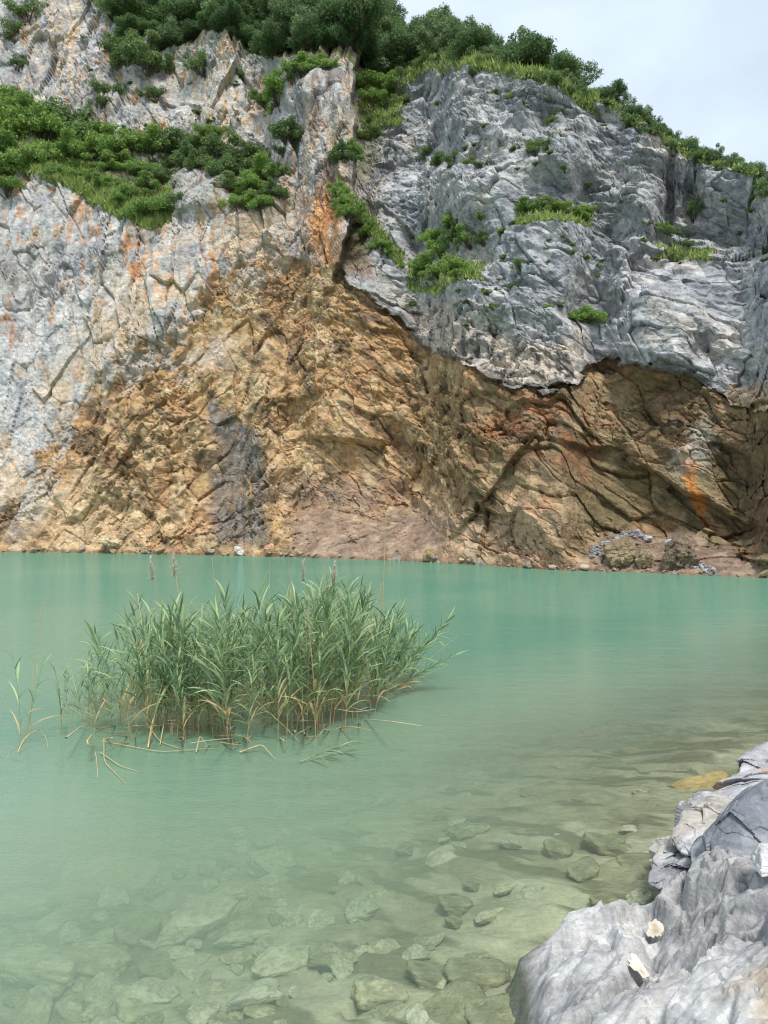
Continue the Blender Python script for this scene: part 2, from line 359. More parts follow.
# colours of the rock (mineral colours, and a dark band along the slab lip)
def c3(*a): return np.array(a)
n1 = fbm(P, 0.10, 4, 501); n2 = fbm(P, 0.35, 5, 502); n3 = fbm(P, 1.3, 4, 503)
Pst = P * np.array([1.0, 1.0, 0.16]); st = fbm(Pst, 0.9, 5, 504); st2 = fbm(Pst, 2.2, 4, 505)
Ptl = P @ np.array(Matrix.Rotation(math.radians(-32), 3, 'Y')).T * np.array([0.2, 1, 1.0]); bd = fbm(Ptl, 1.6, 5, 506)
grey = mixc(np.tile(c3(.25, .258, .28), (len(P), 1)), c3(.45, .45, .46), sstep(.34, .64, n2 * .35 + R2 * .25 + R3 * .2 + n3 * .2))
grey = mixc(grey, c3(.10, .105, .125), 0.4 * sstep(.54, .66, bd) * rgt[:, 0])
grey = mixc(grey, c3(.14, .14, .14), 0.65 * sstep(.60, .74, n3 * .5 + st2 * .5))
grey = mixc(grey, c3(.43, .415, .40), 0.5 * (1 - rgt[:, 0]) * sstep(.40, .62, st))
grey = mixc(grey, c3(.50, .40, .29), (0.10 + 0.5 * (1 - rgt[:, 0])) * sstep(.52, .68, n1 * .5 + R3 * .2 + st * .3))
grey = mixc(grey, c3(.44, .24, .12), 0.75 * (1 - rgt[:, 0]) * sstep(.55, .64, st2 * .6 + n2 * .4))
grey = mixc(grey, c3(.50, .42, .34), 0.5 * rgt[:, 0] * sstep(.60, .70, n2 * .5 + R2 * .5) * 0.7)
whit = np.exp(-(((QX - 60) / 75) ** 4 + ((QY - 370) / 95) ** 4)); grey = mixc(grey, c3(.47, .475, .475), 0.65 * whit * sstep(.3, .6, st))
crm = np.exp(-(((QX - 190) / 75) ** 4 + ((QY - 275) / 50) ** 4)); grey = mixc(grey, c3(.55, .48, .38), 0.7 * crm * sstep(.38, .6, n2))
for (ax_0, ay_0, rx_0, ry_0, cc_, am_) in [(135, 255, 9, 26, (.42, .19, .08), .8), (6, 310, 14, 34, (.30, .12, .05), .85), (222, 262, 12, 34, (.46, .22, .09), .85), (200, 300, 26, 14, (.48, .25, .11), .7), (160, 290, 30, 22, (.52, .33, .18), .7),
        (240, 225, 24, 20, (.40, .27, .17), .7), (150, 265, 16, 26, (.50, .27, .12), .6), (60, 40, 22, 40, (.55, .41, .27), .8), (230, 95, 26, 40, (.52, .42, .29), .7), (98, 330, 26, 12, (.52, .34, .22), .6), (345, 120, 12, 60, (.52, .38, .28), .7), (300, 200, 22, 50, (.40, .28, .19), .6), (185, 350, 30, 16, (.44, .27, .14), .7)]:
    ptm = np.exp(-(((QX - ax_0) / rx_0) ** 2 + ((QY - ay_0) / ry_0) ** 2)); grey = mixc(grey, c3(*cc_), am_ * .85 * np.clip(1.5 * ptm, 0, 1) * sstep(.44, .57, st2 * .6 + n3 * .4))
grey = grey * (1 - .04 * rgt) * (1 + (1 - rgt) * np.array([.015, .0, -.035]))
slab = sstep(-62, -40, QY - GREY_L(QX)) * sstep(395, 430, QX) * (1 - sstep(560, 600, QX))
grey = mixc(grey, c3(.47, .395, .325), 0.85 * slab * sstep(.25, .42, n2)); grey = mixc(grey, c3(.09, .085, .085), 0.85 * slab * sstep(.555, .61, st2))
grey = mixc(grey, c3(.10, .097, .095), .85 * (1 - wlf) * sstep(-11, -4, QYb - GREY_L(QX)) * sstep(375, 400, QX) * sstep(.36, .46, n2))  # near-black band just above the lower lip of the grey slabs
slab2 = sstep(-30, -18, QY - GREY_L(QX)) * sstep(725, 740, QX); grey = mixc(grey, c3(.55, .40, .28), 0.8 * slab2)
pil = sstep(285, 300, QX) * (1 - sstep(352, 362, QX)) * (1 - sstep(250, 280, QY))
grey = mixc(grey, c3(.46, .34, .25), 0.65 * pil * sstep(.44, .58, st2 * .6 + n2 * .4)); grey = mixc(grey, c3(.15, .14, .14), .7 * pil * sstep(.52, .60, fbm(Pst, 1.4, 4, 531))); 
trn = wlf * sstep(-110, 0, QYb - GREY_L(QX)); grey = mixc(grey, c3(.50, .395, .275), .75 * trn * sstep(.42, .56, n2 * .6 + R3 * .4))
ort = np.exp(-(((QX - 322) / 19) ** 4 + ((QY - 232) / 52) ** 4)); grey = mixc(grey, c3(.52, .255, .105), 0.9 * ort * sstep(.30, .5, st2))
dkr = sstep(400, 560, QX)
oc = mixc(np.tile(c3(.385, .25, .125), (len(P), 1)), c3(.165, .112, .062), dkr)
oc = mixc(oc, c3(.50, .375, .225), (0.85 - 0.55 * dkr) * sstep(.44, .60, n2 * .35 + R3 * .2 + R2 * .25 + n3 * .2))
oc = mixc(oc, c3(.15, .10, .06), 0.9 * sstep(.50, .60, n3 * .25 + bd * .4 + (1 - R2) * .2 + n2 * .15))
oc = mixc(oc, c3(.13, .10, .07), 0.7 * sstep(.60, .68, fbm(P @ np.array(Matrix.Rotation(math.radians(-36), 3, 'Y')).T * np.array([.3, 1, 1.3]), 1.0, 5, 515)))
oc = mixc(oc, c3(.38, .20, .10), 0.7 * sstep(.53, .63, n1 * .4 + st * .6) * (0.6 + 0.4 * dkr))
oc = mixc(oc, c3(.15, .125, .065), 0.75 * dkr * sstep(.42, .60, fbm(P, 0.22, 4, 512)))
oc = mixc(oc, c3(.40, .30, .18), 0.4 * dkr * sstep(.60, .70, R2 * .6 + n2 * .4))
oc = mixc(oc, c3(.50, .42, .36), 0.55 * np.exp(-(((QX - 215) / 14) ** 4 + ((QY - 348) / 18) ** 4)))
dpx = np.interp(QY, [390, 440, 500, 545], [212, 236, 246, 240]); dw = np.interp(QY, [385, 400, 450, 500, 550], [1, 9, 24, 28, 18])
dp = sstep(1.5, 0.6, np.abs(QX - dpx) / dw) * sstep(385, 400, QY) * (1 - sstep(540, 556, QY))
dp = dp * sstep(.30, .52, n2 * .6 + st * .4 + .06); oc = mixc(oc, c3(.135, .118, .10), 0.88 * dp); oc = mixc(oc, c3(.24, .225, .21), 0.6 * dp * sstep(.5, .62, st2))
oc = mixc(oc, c3(.25, .19, .16), 0.6 * np.exp(-(((QX - 340) / 60) ** 4 + ((QY - 490) / 16) ** 2)))
rst = np.exp(-(((QX - 545) / 70) ** 2 + ((QY - 430) / 40) ** 2)); oc = mixc(oc, c3(.25, .095, .045), 0.7 * rst * sstep(.42, .58, n3))
ox = np.interp(QY, [420, 480, 530], [682, 695, 708]); os_ = sstep(9, 4, np.abs(QX - ox)) * sstep(425, 470, QY) * (1 - sstep(525, 535, QY))
oc = mixc(oc, c3(.52, .20, .05), 0.9 * os_ * sstep(.35, .5, st2))
oc = mixc(oc, c3(.44, .43, .38), 0.5 * np.exp(-(((QX - 690) / 26) ** 4 + ((QY - 440) / 30) ** 4)) * sstep(.45, .6, n2))
oc = mixc(oc, c3(.50, .36, .25), 0.6 * np.exp(-(((QX - 500) / 55) ** 4 + ((QY - 535) / 26) ** 4)))
oc = mixc(oc, c3(.54, .40, .25), 0.6 * np.exp(-(((QX - 80) / 60) ** 4 + ((QY - 510) / 34) ** 4)))
oc = mixc(oc, mixc(np.tile(c3(.20, .145, .11), (len(P), 1)), c3(.30, .22, .165), sstep(.45, .6, n3)), 0.85 * talus)
oc = mixc(oc, c3(.17, .12, .095), 0.8 * np.exp(-(((QX - 385) / 14) ** 2 + ((QY - 250 - (QX - 350) * .8) / 40) ** 2)) * (QX > 330))
oc = mixc(oc, c3(.37, .355, .34), .75 * wlf * (1 - sstep(10, 75, QYb - GREY_L(QX))) * sstep(.52, .6, n2 * .5 + R2 * .5))
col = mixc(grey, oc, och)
col = mixc(col, c3(.20, .135, .10), 0.85 * gul * sstep(.35, .5, n2))
lich = sstep(.50, .62, fbm(P, 0.30, 4, 520)) * (1 - och)
col = mixc(col, c3(.12, .125, .07), 0.18 * lich * (1 - slab))
ledge = sstep(0, 1, (L1lo(QX) - QY) / 8) * sstep(0, 8, QY - L1hi(QX) + 4) * (QX < 285)
veg = np.maximum(np.maximum(ledge * 0.9 * (1 - .7 * sstep(168, 182, QX)), g * 0.7), sstep(0.035, 0.0, np.repeat(t, NC)) * 0.6)
col = mixc(col, c3(.085, .11, .04), 0.85 * veg * sstep(.32, .48, n2))
wet = sstep(yb[np.tile(np.arange(NC), NR)] - 5, yb[np.tile(np.arange(NC), NR)] - 1, PY)
col = mixc(col, c3(.16, .095, .055), 0.6 * wet)

# hill behind the rim, and the foot under water, in the same sheet
bk = np.concatenate([np.linspace(0.25, 14, 26), np.linspace(16, 75, NCAP - 26)])
slope = np.interp(px, [-280, 300, 352, 400, 470, 560, 640, 1060], [.92, .92, .86, .70, .50, .36, .26, .2])
rim = CL[0]
dirx = np.interp(px, [-280, 300, 600, 1060], [-.1, 0, .35, .4])
cap = np.zeros((NCAP, NC, 3))
cap[..., 0] = rim[None, :, 0] + bk[:, None] * dirx[None, :]
cap[..., 1] = rim[None, :, 1] + bk[:, None]
hz = bk[:, None] * slope[None, :]; hz = np.where(bk[:, None] > 34, 34 * slope[None, :] + (bk[:, None] - 34) * 0.1, hz)
cn = (fbm(cap.reshape(-1, 3), 0.25, 4, 601) - .5).reshape(NCAP, NC)
cap[..., 2] = rim[None, :, 2] + hz + cn * 2.2 * np.minimum(bk[:, None] / 4, 1)
CAP = cap
foot = np.zeros((NB, NC, 3)); fd = np.linspace(0.4, 4, NB)
foot[..., 0] = CL[-1][None, :, 0]; foot[..., 1] = CL[-1][None, :, 1] - fd[:, None] * .5; foot[..., 2] = np.minimum(CL[-1][None, :, 2], .3) - fd[:, None]
V = np.concatenate([cap[::-1].reshape(-1, 3), P, foot.reshape(-1, 3)])
capc = mixc(np.tile(c3(.075, .095, .035), (NCAP * NC, 1)), c3(.16, .13, .08), sstep(.45, .6, fbm(cap[::-1].reshape(-1, 3), 0.5, 4, 77)))
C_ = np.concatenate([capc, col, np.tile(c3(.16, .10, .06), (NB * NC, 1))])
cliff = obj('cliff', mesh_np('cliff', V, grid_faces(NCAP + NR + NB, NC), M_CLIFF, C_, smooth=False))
tag(cliff, 'quarry cliff of grey limestone over ochre weathered rock rising from the lake', 'cliff', kind='structure')

def at_px(x, y):
    """the point of the cliff face that stands at photo position (x, y), and metres per pixel there"""
    i = int(np.argmin(np.abs(px - x)))
    ys = PY.reshape(NR, NC)[:, i]
    j = int(np.clip(np.argmin(np.abs(ys - y)), 0, NR - 1))
    p = CL[j, i]
    return p, p[1] / FPX
def on_cap(x, d):
    i = int(np.argmin(np.abs(px - x))); j = int(np.argmin(np.abs(bk - d)))
    return CAP[j, i]

# ------------------------------------------------------------------ plants
def crown(name, seed, R, nl, nleaf, leaf, mat, flat=0.75, base=0.0):
    r = np.random.default_rng(seed)
    d = r.normal(size=(nl, 3)); d /= np.linalg.norm(d, axis=1)[:, None]; d[:, 2] = np.abs(d[:, 2]) * 1.1 - 0.25
    cen = d * np.array([R, R, R * flat]) * r.uniform(.25, 1.08, (nl, 1)) * (1 + .25 * np.sin(3 * np.arctan2(d[:, 1], d[:, 0]) + seed))[:, None]
    rad = R * r.uniform(.09, .30, nl)
    w = rad ** 2; li = r.choice(nl, nleaf, p=w / w.sum())
    u = r.normal(size=(nleaf, 3)); u /= np.linalg.norm(u, axis=1)[:, None]
    rr = rad[li] * r.uniform(.30, 1.25, nleaf) ** .6 * (1 + .25 * np.sin(u[:, 0] * 7 + li) * np.sin(u[:, 2] * 6 + li * 2))
    pos = cen[li] + u * rr[:, None] * np.array([1, 1, .8])
    nrm = u * .8 + r.normal(size=(nleaf, 3)) * .75 + np.array([0, 0, .35]); nrm /= np.linalg.norm(nrm, axis=1)[:, None]
    a = np.cross(nrm, r.normal(size=(nleaf, 3))); a /= np.linalg.norm(a, axis=1)[:, None]; b = np.cross(nrm, a)
    L = leaf * r.uniform(.6, 1.4, nleaf)[:, None]; Wd = L * r.uniform(.35, .6, (nleaf, 1))
    V = np.stack([pos - a * L, pos - b * Wd + nrm * L * .15, pos + a * L, pos + b * Wd + nrm * L * .15], 1).reshape(-1, 3)
    V[:, 2] += base
    tone = np.clip(r.uniform(0, 1, nl)[li] + r.normal(0, .15, nleaf), 0, 1)
    c = np.stack([np.repeat(tone, 4), np.repeat(r.uniform(0, 1, nleaf), 4), np.zeros(nleaf * 4)], 1)
    return mesh_np(name, V, np.arange(nleaf * 4).reshape(-1, 4), mat, c), cen
def tube(pts, rads, n=6):
    pts = np.asarray(pts, float); V = []; Fc = []
    for i, p in enumerate(pts):
        d = pts[min(i + 1, len(pts) - 1)] - pts[max(i - 1, 0)]; d /= np.linalg.norm(d) + 1e-9
        a = np.cross(d, [0.3, 0.9, 0.1] if abs(d[1]) < .9 else [1, 0, 0]); a /= np.linalg.norm(a); b = np.cross(d, a)
        for q in range(n):
            w = 2 * math.pi * q / n; V.append(p + rads[i] * (math.cos(w) * a + math.sin(w) * b))
    for i in range(len(pts) - 1):
        for q in range(n):
            Fc.append([i * n + q, i * n + (q + 1) % n, (i + 1) * n + (q + 1) % n, (i + 1) * n + q])
    return np.array(V), np.array(Fc)
def cat(parts):
    V, Fc, o = [], [], 0
    for v, f in parts: V.append(v); Fc.append(f + o); o += len(v)
    return np.concatenate(V), np.concatenate(Fc)
def make_tree(name, seed, R, H, nl, nleaf, leaf, mat, flat):
    r = np.random.default_rng(seed + 1000)
    root = empty(name)
    me, cen = crown('crown', seed, R, nl, nleaf, leaf, mat, flat, H - R * flat * .9)
    parts = [tube([(0, 0, -.6), (r.normal(0, .1), r.normal(0, .1), H * .4), (r.normal(0, .2), r.normal(0, .2), H * .8)], [.05 * H * .55, .04 * H * .5, .012 * H])]
    for c in cen:
        p = np.array(c) + [0, 0, H - R * flat * .9]
        parts.append(tube([(0, 0, H * .3), tuple(p * [.5, .5, .8]), tuple(p)], [.03 * H * .5, .018 * H * .5, .005 * H], 4))
    v, f = cat(parts)
    obj('trunk', mesh_np('trunk', v, f, M_BARK, smooth=True), root)
    obj('crown', me, root)
    return root
trees = [make_tree('broadleaf_tree', 11, 3.0, 3.9, 60, 15000, .115, M_TREE, .85), make_tree('broadleaf_tree', 12, 3.3, 3.8, 68, 17000, .115, M_TREE, .72),
         make_tree('broadleaf_tree', 13, 2.7, 4.3, 52, 13000, .115, M_TREE2, 1.0), make_tree('broadleaf_tree', 14, 3.0, 3.6, 60, 15000, .115, M_TREE2, .8)]
def make_shrub(name, seed, mat, nl, nleaf, leaf, flat):
    root = empty(name)
    me, cen = crown('foliage', seed, 1.0, nl, nleaf, leaf, mat, flat, .35)
    parts = [tube([(0, 0, -.35), tuple(np.array(c) * .5), tuple(np.array(c) + [0, 0, .35])], [.03, .02, .008], 4) for c in cen]
    v, f = cat(parts)
    obj('stem', mesh_np('stem', v, f, M_BARK, smooth=True), root); obj('foliage', me, root)
    return root
shrubs = [make_shrub('shrub', 31, M_SHRUB, 40, 7000, .054, .75), make_shrub('shrub', 32, M_SHRUB, 44, 7200, .052, .65),
          make_shrub('shrub', 33, M_SHRUB2, 40, 7000, .054, .8), make_shrub('shrub', 34, M_SHRUB2, 26, 3200, .054, .7)]
used = set()
def plant(protos, i, p, sc, label, cat_, group, squash=1.0):
    q = protos[i]
    if (id(protos), i) in used: o = dup(q)
    else: o = q; used.add((id(protos), i))
    o.location = p; o.rotation_euler = (rng.normal(0, .06), rng.normal(0, .06), rng.uniform(0, 6.28))
    o.scale = (sc * rng.uniform(.82, 1.2), sc * rng.uniform(.82, 1.2), sc * squash * rng.uniform(.85, 1.2))
    return tag(o, label, cat_, group)
def forest(x0, x1, ds, gap, lo, hi, label, group, pal=0.35, dmin=None):
    for d in ds:
        x = x0 + rng.uniform(0, 8)
        while x < x1:
            p = on_cap(x, d + rng.uniform(-.6, .6)); sc = rng.uniform(lo, hi)
            i = int(rng.integers(2, 4)) if rng.random() < pal else int(rng.integers(0, 2))
            plant(trees, i, p - np.array([0, 0, .3]), sc, label, 'tree', group)
            x += gap * rng.uniform(.75, 1.25) * FPX / p[1]
G1 = 'trees crowning the left cliff'
forest(112, 352, [.8], 2.5, .55, .8, 'small dark tree leaning over the rim of the left cliff top', G1, .3)
forest(100, 362, [3.5, 7, 11, 16, 22], 3.2, .85, 1.2, 'dark broadleaf tree in the wood rising behind the left cliff rim', G1, .25)
forest(-60, 90, [1.5, 5, 10], 3.2, .6, .95, 'dark tree above the crag in the top left corner', G1, .3)
forest(362, 440, [4, 8, 12, 17, 23, 30], 3.0, .85, 1.15, 'dense tree in the wood at the head of the gully', 'trees behind the grey dome', .3)
forest(440, 566, [2.5, 5.5, 9, 13], 2.7, .6, .85, 'tree on the skyline sloping down behind the grey dome', 'trees behind the grey dome', .5)
forest(566, 800, [.8, 2.2, 3.6], 1.5, .26, .42, 'low pale tree in the row along the right skyline', 'trees along the right rim', .8)

# shrubs: (x, y, radius px, kind 0-1 bright / 2-3 dark, label)
LED = 'bushes on the long left ledge'; DOM = 'bushes on the grey dome'; RIMG = 'bushes along the cliff rim'
SH = []
def sh(x, y, r, k_, lab, g_, sq=.9): SH.append((x, y, r, k_, lab, g_, sq))
for x, y, r, k_ in [(-12, 118, 24, 0), (8, 105, 22, 0), (28, 112, 22, 1), (10, 135, 26, 1), (40, 132, 24, 0), (62, 128, 24, 2), (82, 138, 22, 2), (70, 152, 18, 0), (95, 150, 20, 0),
                    (112, 158, 17, 1), (128, 152, 18, 0), (45, 158, 18, 0), (20, 160, 20, 1), (85, 118, 15, 3), (150, 148, 18, 0), (105, 136, 14, 1), (0, 150, 20, 0)]:
    sh(x, y, r, k_, 'bright green bush crowded on the ledge under the top left crag', LED)
for x, y, r, k_ in [(168, 150, 17, 2), (185, 146, 17, 2), (203, 150, 18, 2), (222, 156, 18, 2), (240, 162, 18, 2), (258, 166, 18, 2), (268, 178, 15, 0), (250, 186, 15, 0), (232, 172, 14, 2), (262, 158, 14, 2), (212, 140, 12, 0), (178, 160, 12, 3)]:
    sh(x, y, r, k_, 'darker bush in the row at the inner end of the left ledge', LED)
for x, y, r, k_ in [(84, 172, 11, 0), (100, 180, 12, 1), (118, 184, 10, 0), (132, 196, 11, 1), (120, 200, 9, 0), (146, 186, 13, 1), (160, 176, 13, 2), (60, 172, 11, 1), (140, 170, 12, 0), (108, 166, 13, 1)]:
    sh(x, y, r, k_, 'small light green bush standing in the sloping grass of the left ledge', LED, .8)
for x, y, r, k_ in [(214, 168, 14, 2), (228, 184, 13, 2), (244, 196, 12, 0), (274, 192, 12, 2), (200, 166, 13, 2), (262, 200, 10, 0), (188, 160, 14, 2), (280, 170, 11, 2)]:
    sh(x, y, r, k_, 'darker bush in the row at the inner end of the left ledge', LED)
sh(148, 214, 15, 0, 'round light green bush at the foot of the sloping grass ledge', LED); sh(168, 206, 13, 2, 'dark bush tucked beside the rock knob below the ledge', LED)
sh(6, 186, 15, 0, 'light green bush at the photo left edge under the ledge', LED); sh(12, 168, 18, 1, 'bushy green clump on the lip of the ledge at left edge', LED)
sh(28, 12, 16, 3, 'dark scrub in the crag crack near the top left corner', RIMG); sh(12, 30, 14, 3, 'thin scrub on the face of the top left crag', RIMG); sh(14, 60, 10, 3, 'thin dark scrub lower on the top left crag', RIMG)
sh(112, 96, 13, 3, 'sparse dark bush in the notch between two left crags', RIMG); sh(103, 108, 9, 3, 'small sparse bush low in the notch between left crags', RIMG)
sh(152, 92, 9, 3, 'small round bush alone on the bare left crag', RIMG); sh(203, 70, 13, 3, 'grey green bush on the bare crag below the trees', RIMG)
for x, y, r in [(118, 50, 14), (130, 62, 16), (148, 66, 15), (165, 62, 12), (142, 50, 14)]: sh(x, y, r, 2, 'bush hanging below the trees above the left notch', RIMG)
sh(278, 97, 18, 0, 'bright bush on a shelf beside the overhanging block of the buttress', RIMG); sh(268, 102, 11, 1, 'small leafy bush left of the bright shelf bush', RIMG)
sh(288, 134, 14, 2, 'dark bush below the overhanging block of the buttress', RIMG); sh(284, 150, 9, 3, 'small bush lowest under the buttress block', RIMG)
for x, y, r, k_ in [(300, 66, 13, 0), (314, 62, 13, 0), (326, 68, 12, 1), (292, 74, 9, 3)]: sh(x, y, r, k_, 'yellowish green bush on top of the buttress', RIMG)
for x, y, r, k_ in [(366, 84, 13, 0), (380, 78, 14, 0), (394, 86, 12, 1), (372, 100, 12, 0), (388, 100, 11, 1), (410, 76, 11, 3), (366, 118, 10, 3), (372, 132, 10, 3), (402, 98, 8, 3), (362, 136, 8, 1), (425, 66, 11, 3), (440, 58, 10, 3)]:
    sh(x, y, r, k_, 'bush growing in the green gully beside the buttress top', 'bushes in the gully')
for x, y, r, k_ in [(352, 150, 10, 0), (344, 160, 12, 2), (338, 190, 9, 0), (342, 200, 11, 0), (350, 212, 11, 1), (358, 222, 10, 0), (368, 232, 9, 1), (378, 242, 8, 0), (388, 250, 7, 1)]:
    sh(x, y, r, k_, 'bush in the green strip running down the gully edge', 'bushes in the gully')
for x, y, r in [(430, 152, 9), (441, 157, 11), (455, 160, 10), (470, 163, 9), (484, 166, 8)]: sh(x, y, r, 3 if x != 441 else 2, 'low dull bush along the upper ledge of the dome', DOM, .7)
for x, y, r, k_ in [(432, 262, 13, 0), (445, 250, 14, 0), (440, 272, 13, 1), (455, 270, 13, 0), (424, 270, 10, 1), (456, 236, 12, 2), (450, 225, 9, 0), (470, 240, 12, 0), (484, 238, 10, 2), (462, 280, 8, 1), (437, 238, 10, 0)]:
    sh(x, y, r, k_, 'green bush in the big patch at the middle of the dome', DOM)
for x, y, r, k_ in [(524, 208, 11, 1), (540, 207, 13, 2), (556, 208, 13, 0), (572, 212, 11, 1), (584, 214, 9, 0)]: sh(x, y, r, k_, 'leafy bush in the row along the right ledge of the dome', DOM, .7)
sh(546, 146, 14, 3, 'sparse bush alone on the fractured upper right of the dome', DOM, .8); sh(534, 150, 9, 3, 'small bush left of the sparse upper right dome bush', DOM, .7)
sh(583, 318, 15, 0, 'bright green bush over the orange cave rock right of the dome slab', DOM, .75); sh(572, 316, 9, 1, 'small bright bush left of the one on the cave lip', DOM, .7)
sh(695, 212, 12, 3, 'bush at the foot of the cleft in the right wall', DOM); sh(672, 234, 10, 3, 'bush on the right wall ledge left of the cleft', DOM, .7); sh(688, 240, 9, 3, 'low bush on the right wall ledge under the cleft', DOM, .7); sh(664, 232, 7, 0, 'small leafy bush at the left end of the right wall ledge', DOM, .7)
sh(762, 250, 10, 3, 'dull bush on the right wall at the photo edge', DOM, .7)
sh(512, 98, 6, 0, 'tiny round bush high on the dome', DOM); sh(476, 72, 9, 3, 'flat tuft of scrub near the dome top', DOM, .5); sh(520, 262, 9, 3, 'thin bush under the right ledge of the dome', DOM); sh(487, 294, 5, 1, 'tiny tuft on the dome slab', DOM); sh(512, 282, 5, 3, 'small tuft right of the tiny dome slab tuft', DOM)
for x, y, r in [(470, 54, 9), (490, 60, 9), (505, 62, 8), (560, 92, 12), (572, 98, 10), (545, 82, 9), (588, 102, 7), (612, 112, 7), (632, 124, 8), (655, 136, 8), (678, 148, 8), (700, 156, 8), (722, 164, 8), (745, 174, 8), (764, 182, 8)]:
    sh(x, y, r, 3 if x % 4 else 2, 'low scrub bush on the lip of the right skyline rim', RIMG, .8)
for _ in range(95):
    if rng.random() < .68:
        x = rng.uniform(395, 600); y = rng.uniform(85, 325)
        if y < RIM(x) + 12 or y > GREY_L(x) - 14: continue
        sh(x, y, rng.uniform(2.2, 5.5), int(rng.integers(0, 4)), 'tiny tuft of green rooted in a crack of the grey dome', 'tufts in the rock cracks', .7)
    elif rng.random() < .6:
        x = rng.uniform(20, 290); y = rng.uniform(RIM(x) + 14, 140)
        sh(x, y, rng.uniform(2.5, 6), int(rng.integers(1, 4)), 'tiny tuft of green rooted in a crack of the left crag', 'tufts in the rock cracks', .7)
    else:
        x = rng.uniform(600, 768); y = rng.uniform(RIM(x) + 10, 270); sh(x, y, rng.uniform(2, 4.5), int(rng.integers(1, 4)), 'tiny tuft of green rooted in a crack of the right wall', 'tufts in the rock cracks', .7)
for x, y, r, lab, g_, sq, k_ in []: pass
for x, y, r, k_, lab, g_, sq in SH:
    p, mpp = at_px(x, y + r * .35)
    plant(shrubs, k_, p + np.array([0, .15 * r * mpp, -.12 * r * mpp]), r * mpp * 1.32, lab, 'bush', g_, sq)
for gi, protos in ((0, trees), (1, shrubs)):
    for i, q in enumerate(protos):
        if (id(protos), i) not in used: plant(protos, i, on_cap(150 + 20 * i, 6), .8, 'dark broadleaf tree in the wood rising behind the left cliff rim', 'tree', G1)

# grass on the ledges: nobody could count it
def grass_patch():
    pts, hs = [], []
    def band(lo, hi, x0, x1, n, h):
        for _ in range(n):
            x = rng.uniform(x0, x1); f = rng.random() ** 1.6
            y = lo(x) * (1 - f) + hi(x) * f - 1
            p, m_ = at_px(x, y); pts.append(p); hs.append(h * rng.uniform(.5, 1.3))
    band(L1lo, L1hi, -30, 60, 1500, .55); band(L1lo, off(L1lo, -34), 50, 170, 3600, .6)
    band(pl([(338, 195), (400, 268)]), pl([(338, 180), (400, 252)]), 338, 402, 700, .45)
    band(pl([(400, 285), (440, 296), (480, 280)]), pl([(400, 265), (440, 268), (480, 262)]), 408, 480, 500, .4)
    band(off(RIM, 14), RIM, 362, 600, 1800, .5); band(off(RIM, 6), RIM, 600, 800, 700, .22)
    band(pl([(355, 120), (400, 130)]), pl([(355, 75), (400, 80)]), 360, 402, 900, .5)
    band(pl([(656, 250), (768, 264)]), pl([(656, 240), (768, 254)]), 656, 710, 200, .3)
    band(pl([(520, 222), (590, 226)]), pl([(520, 210), (590, 214)]), 515, 592, 400, .3)
    pts = np.array(pts); hs = np.array(hs); V = []; c = []
    for _ in range(5):
        n = len(pts); b = pts + rng.normal(0, .12, (n, 3)) * [1, 1, .5]; d = rng.normal(0, .4, (n, 3)); d[:, 2] = 1; d /= np.linalg.norm(d, axis=1)[:, None]
        sd = np.stack([np.cos(a := rng.uniform(0, 6.28, n)), np.sin(a), np.zeros(n)], 1) * (.05 + .04 * rng.random((n, 1)))
        V.append(np.stack([b - sd, b + sd, b + d * hs[:, None] + rng.normal(0, .08, (n, 3))], 1).reshape(-1, 3))
        c.append(np.repeat(np.stack([rng.random(n), rng.random(n), np.zeros(n)], 1), 3, 0))
    V = np.concatenate(V)
    return mesh_np('grass', V, np.arange(len(V)).reshape(-1, 3), M_GRASS, np.concatenate(c))
tag(obj('grass', grass_patch()), 'light green grass covering the ledges and rims of the cliff', 'grass', kind='stuff')

# ------------------------------------------------------------------ rocks
def sphere_dirs(n):
    i = np.arange(n) ; lin = np.linspace(-1, 1, n)
    V, Fc, o = [], [], 0
    a, b = np.meshgrid(np.tan(lin * math.pi / 4), np.tan(lin * math.pi / 4), indexing='ij')
    for ax in range(3):
        for sg in (-1, 1):
            c = np.ones_like(a) * sg
            q = [a * sg, b, c]; q = q[-ax:] + q[:-ax] if ax else q
            v = np.stack(q, -1).reshape(-1, 3); V.append(v / np.linalg.norm(v, axis=1)[:, None])
            Fc.append(grid_faces(n, n) + o); o += n * n
    return np.concatenate(V), np.concatenate(Fc)
def weld(V, Fc, eps=1e-4):
    key = np.round(V / eps).astype(np.int64); _, idx, inv = np.unique(key, axis=0, return_index=True, return_inverse=True)
    return V[idx], inv.reshape(-1)[Fc]
SPH = {n: weld(*sphere_dirs(n)) for n in (10, 16, 28, 90)}
def hull_planes(pts):
    bm = bmesh.new()
    for p in pts: bm.verts.new(p)
    bmesh.ops.convex_hull(bm, input=bm.verts); bm.normal_update()
    pls = [(np.array(f.normal), float(np.array(f.normal) @ np.array(f.verts[0].co))) for f in bm.faces]; bm.free()
    return pls
def rock_shape(pls, res, seed, amp, size, sharp=14):
    D, Fc = SPH[res]
    acc = 0
    for n, d in pls:
        acc = acc + (np.maximum(D @ n, 1e-4) / max(d, 1e-3)) ** sharp
    V = D * (acc ** (-1 / sharp))[:, None]
    d1, r = facet(V, size * .5, np.eye(3), seed, .8, .25, .05, .1); d2, _ = facet(V, size * .2, rotm('X', 30, (1.6, 1, .8)), seed + 1, .9, .35, .08, .12)
    nz = fbm(V, 3 / size, 5, seed + 2) - .5
    V = V + D * (amp * (d1 + d2 * .8 + nz * size * .18))[:, None]
    return V, Fc, r
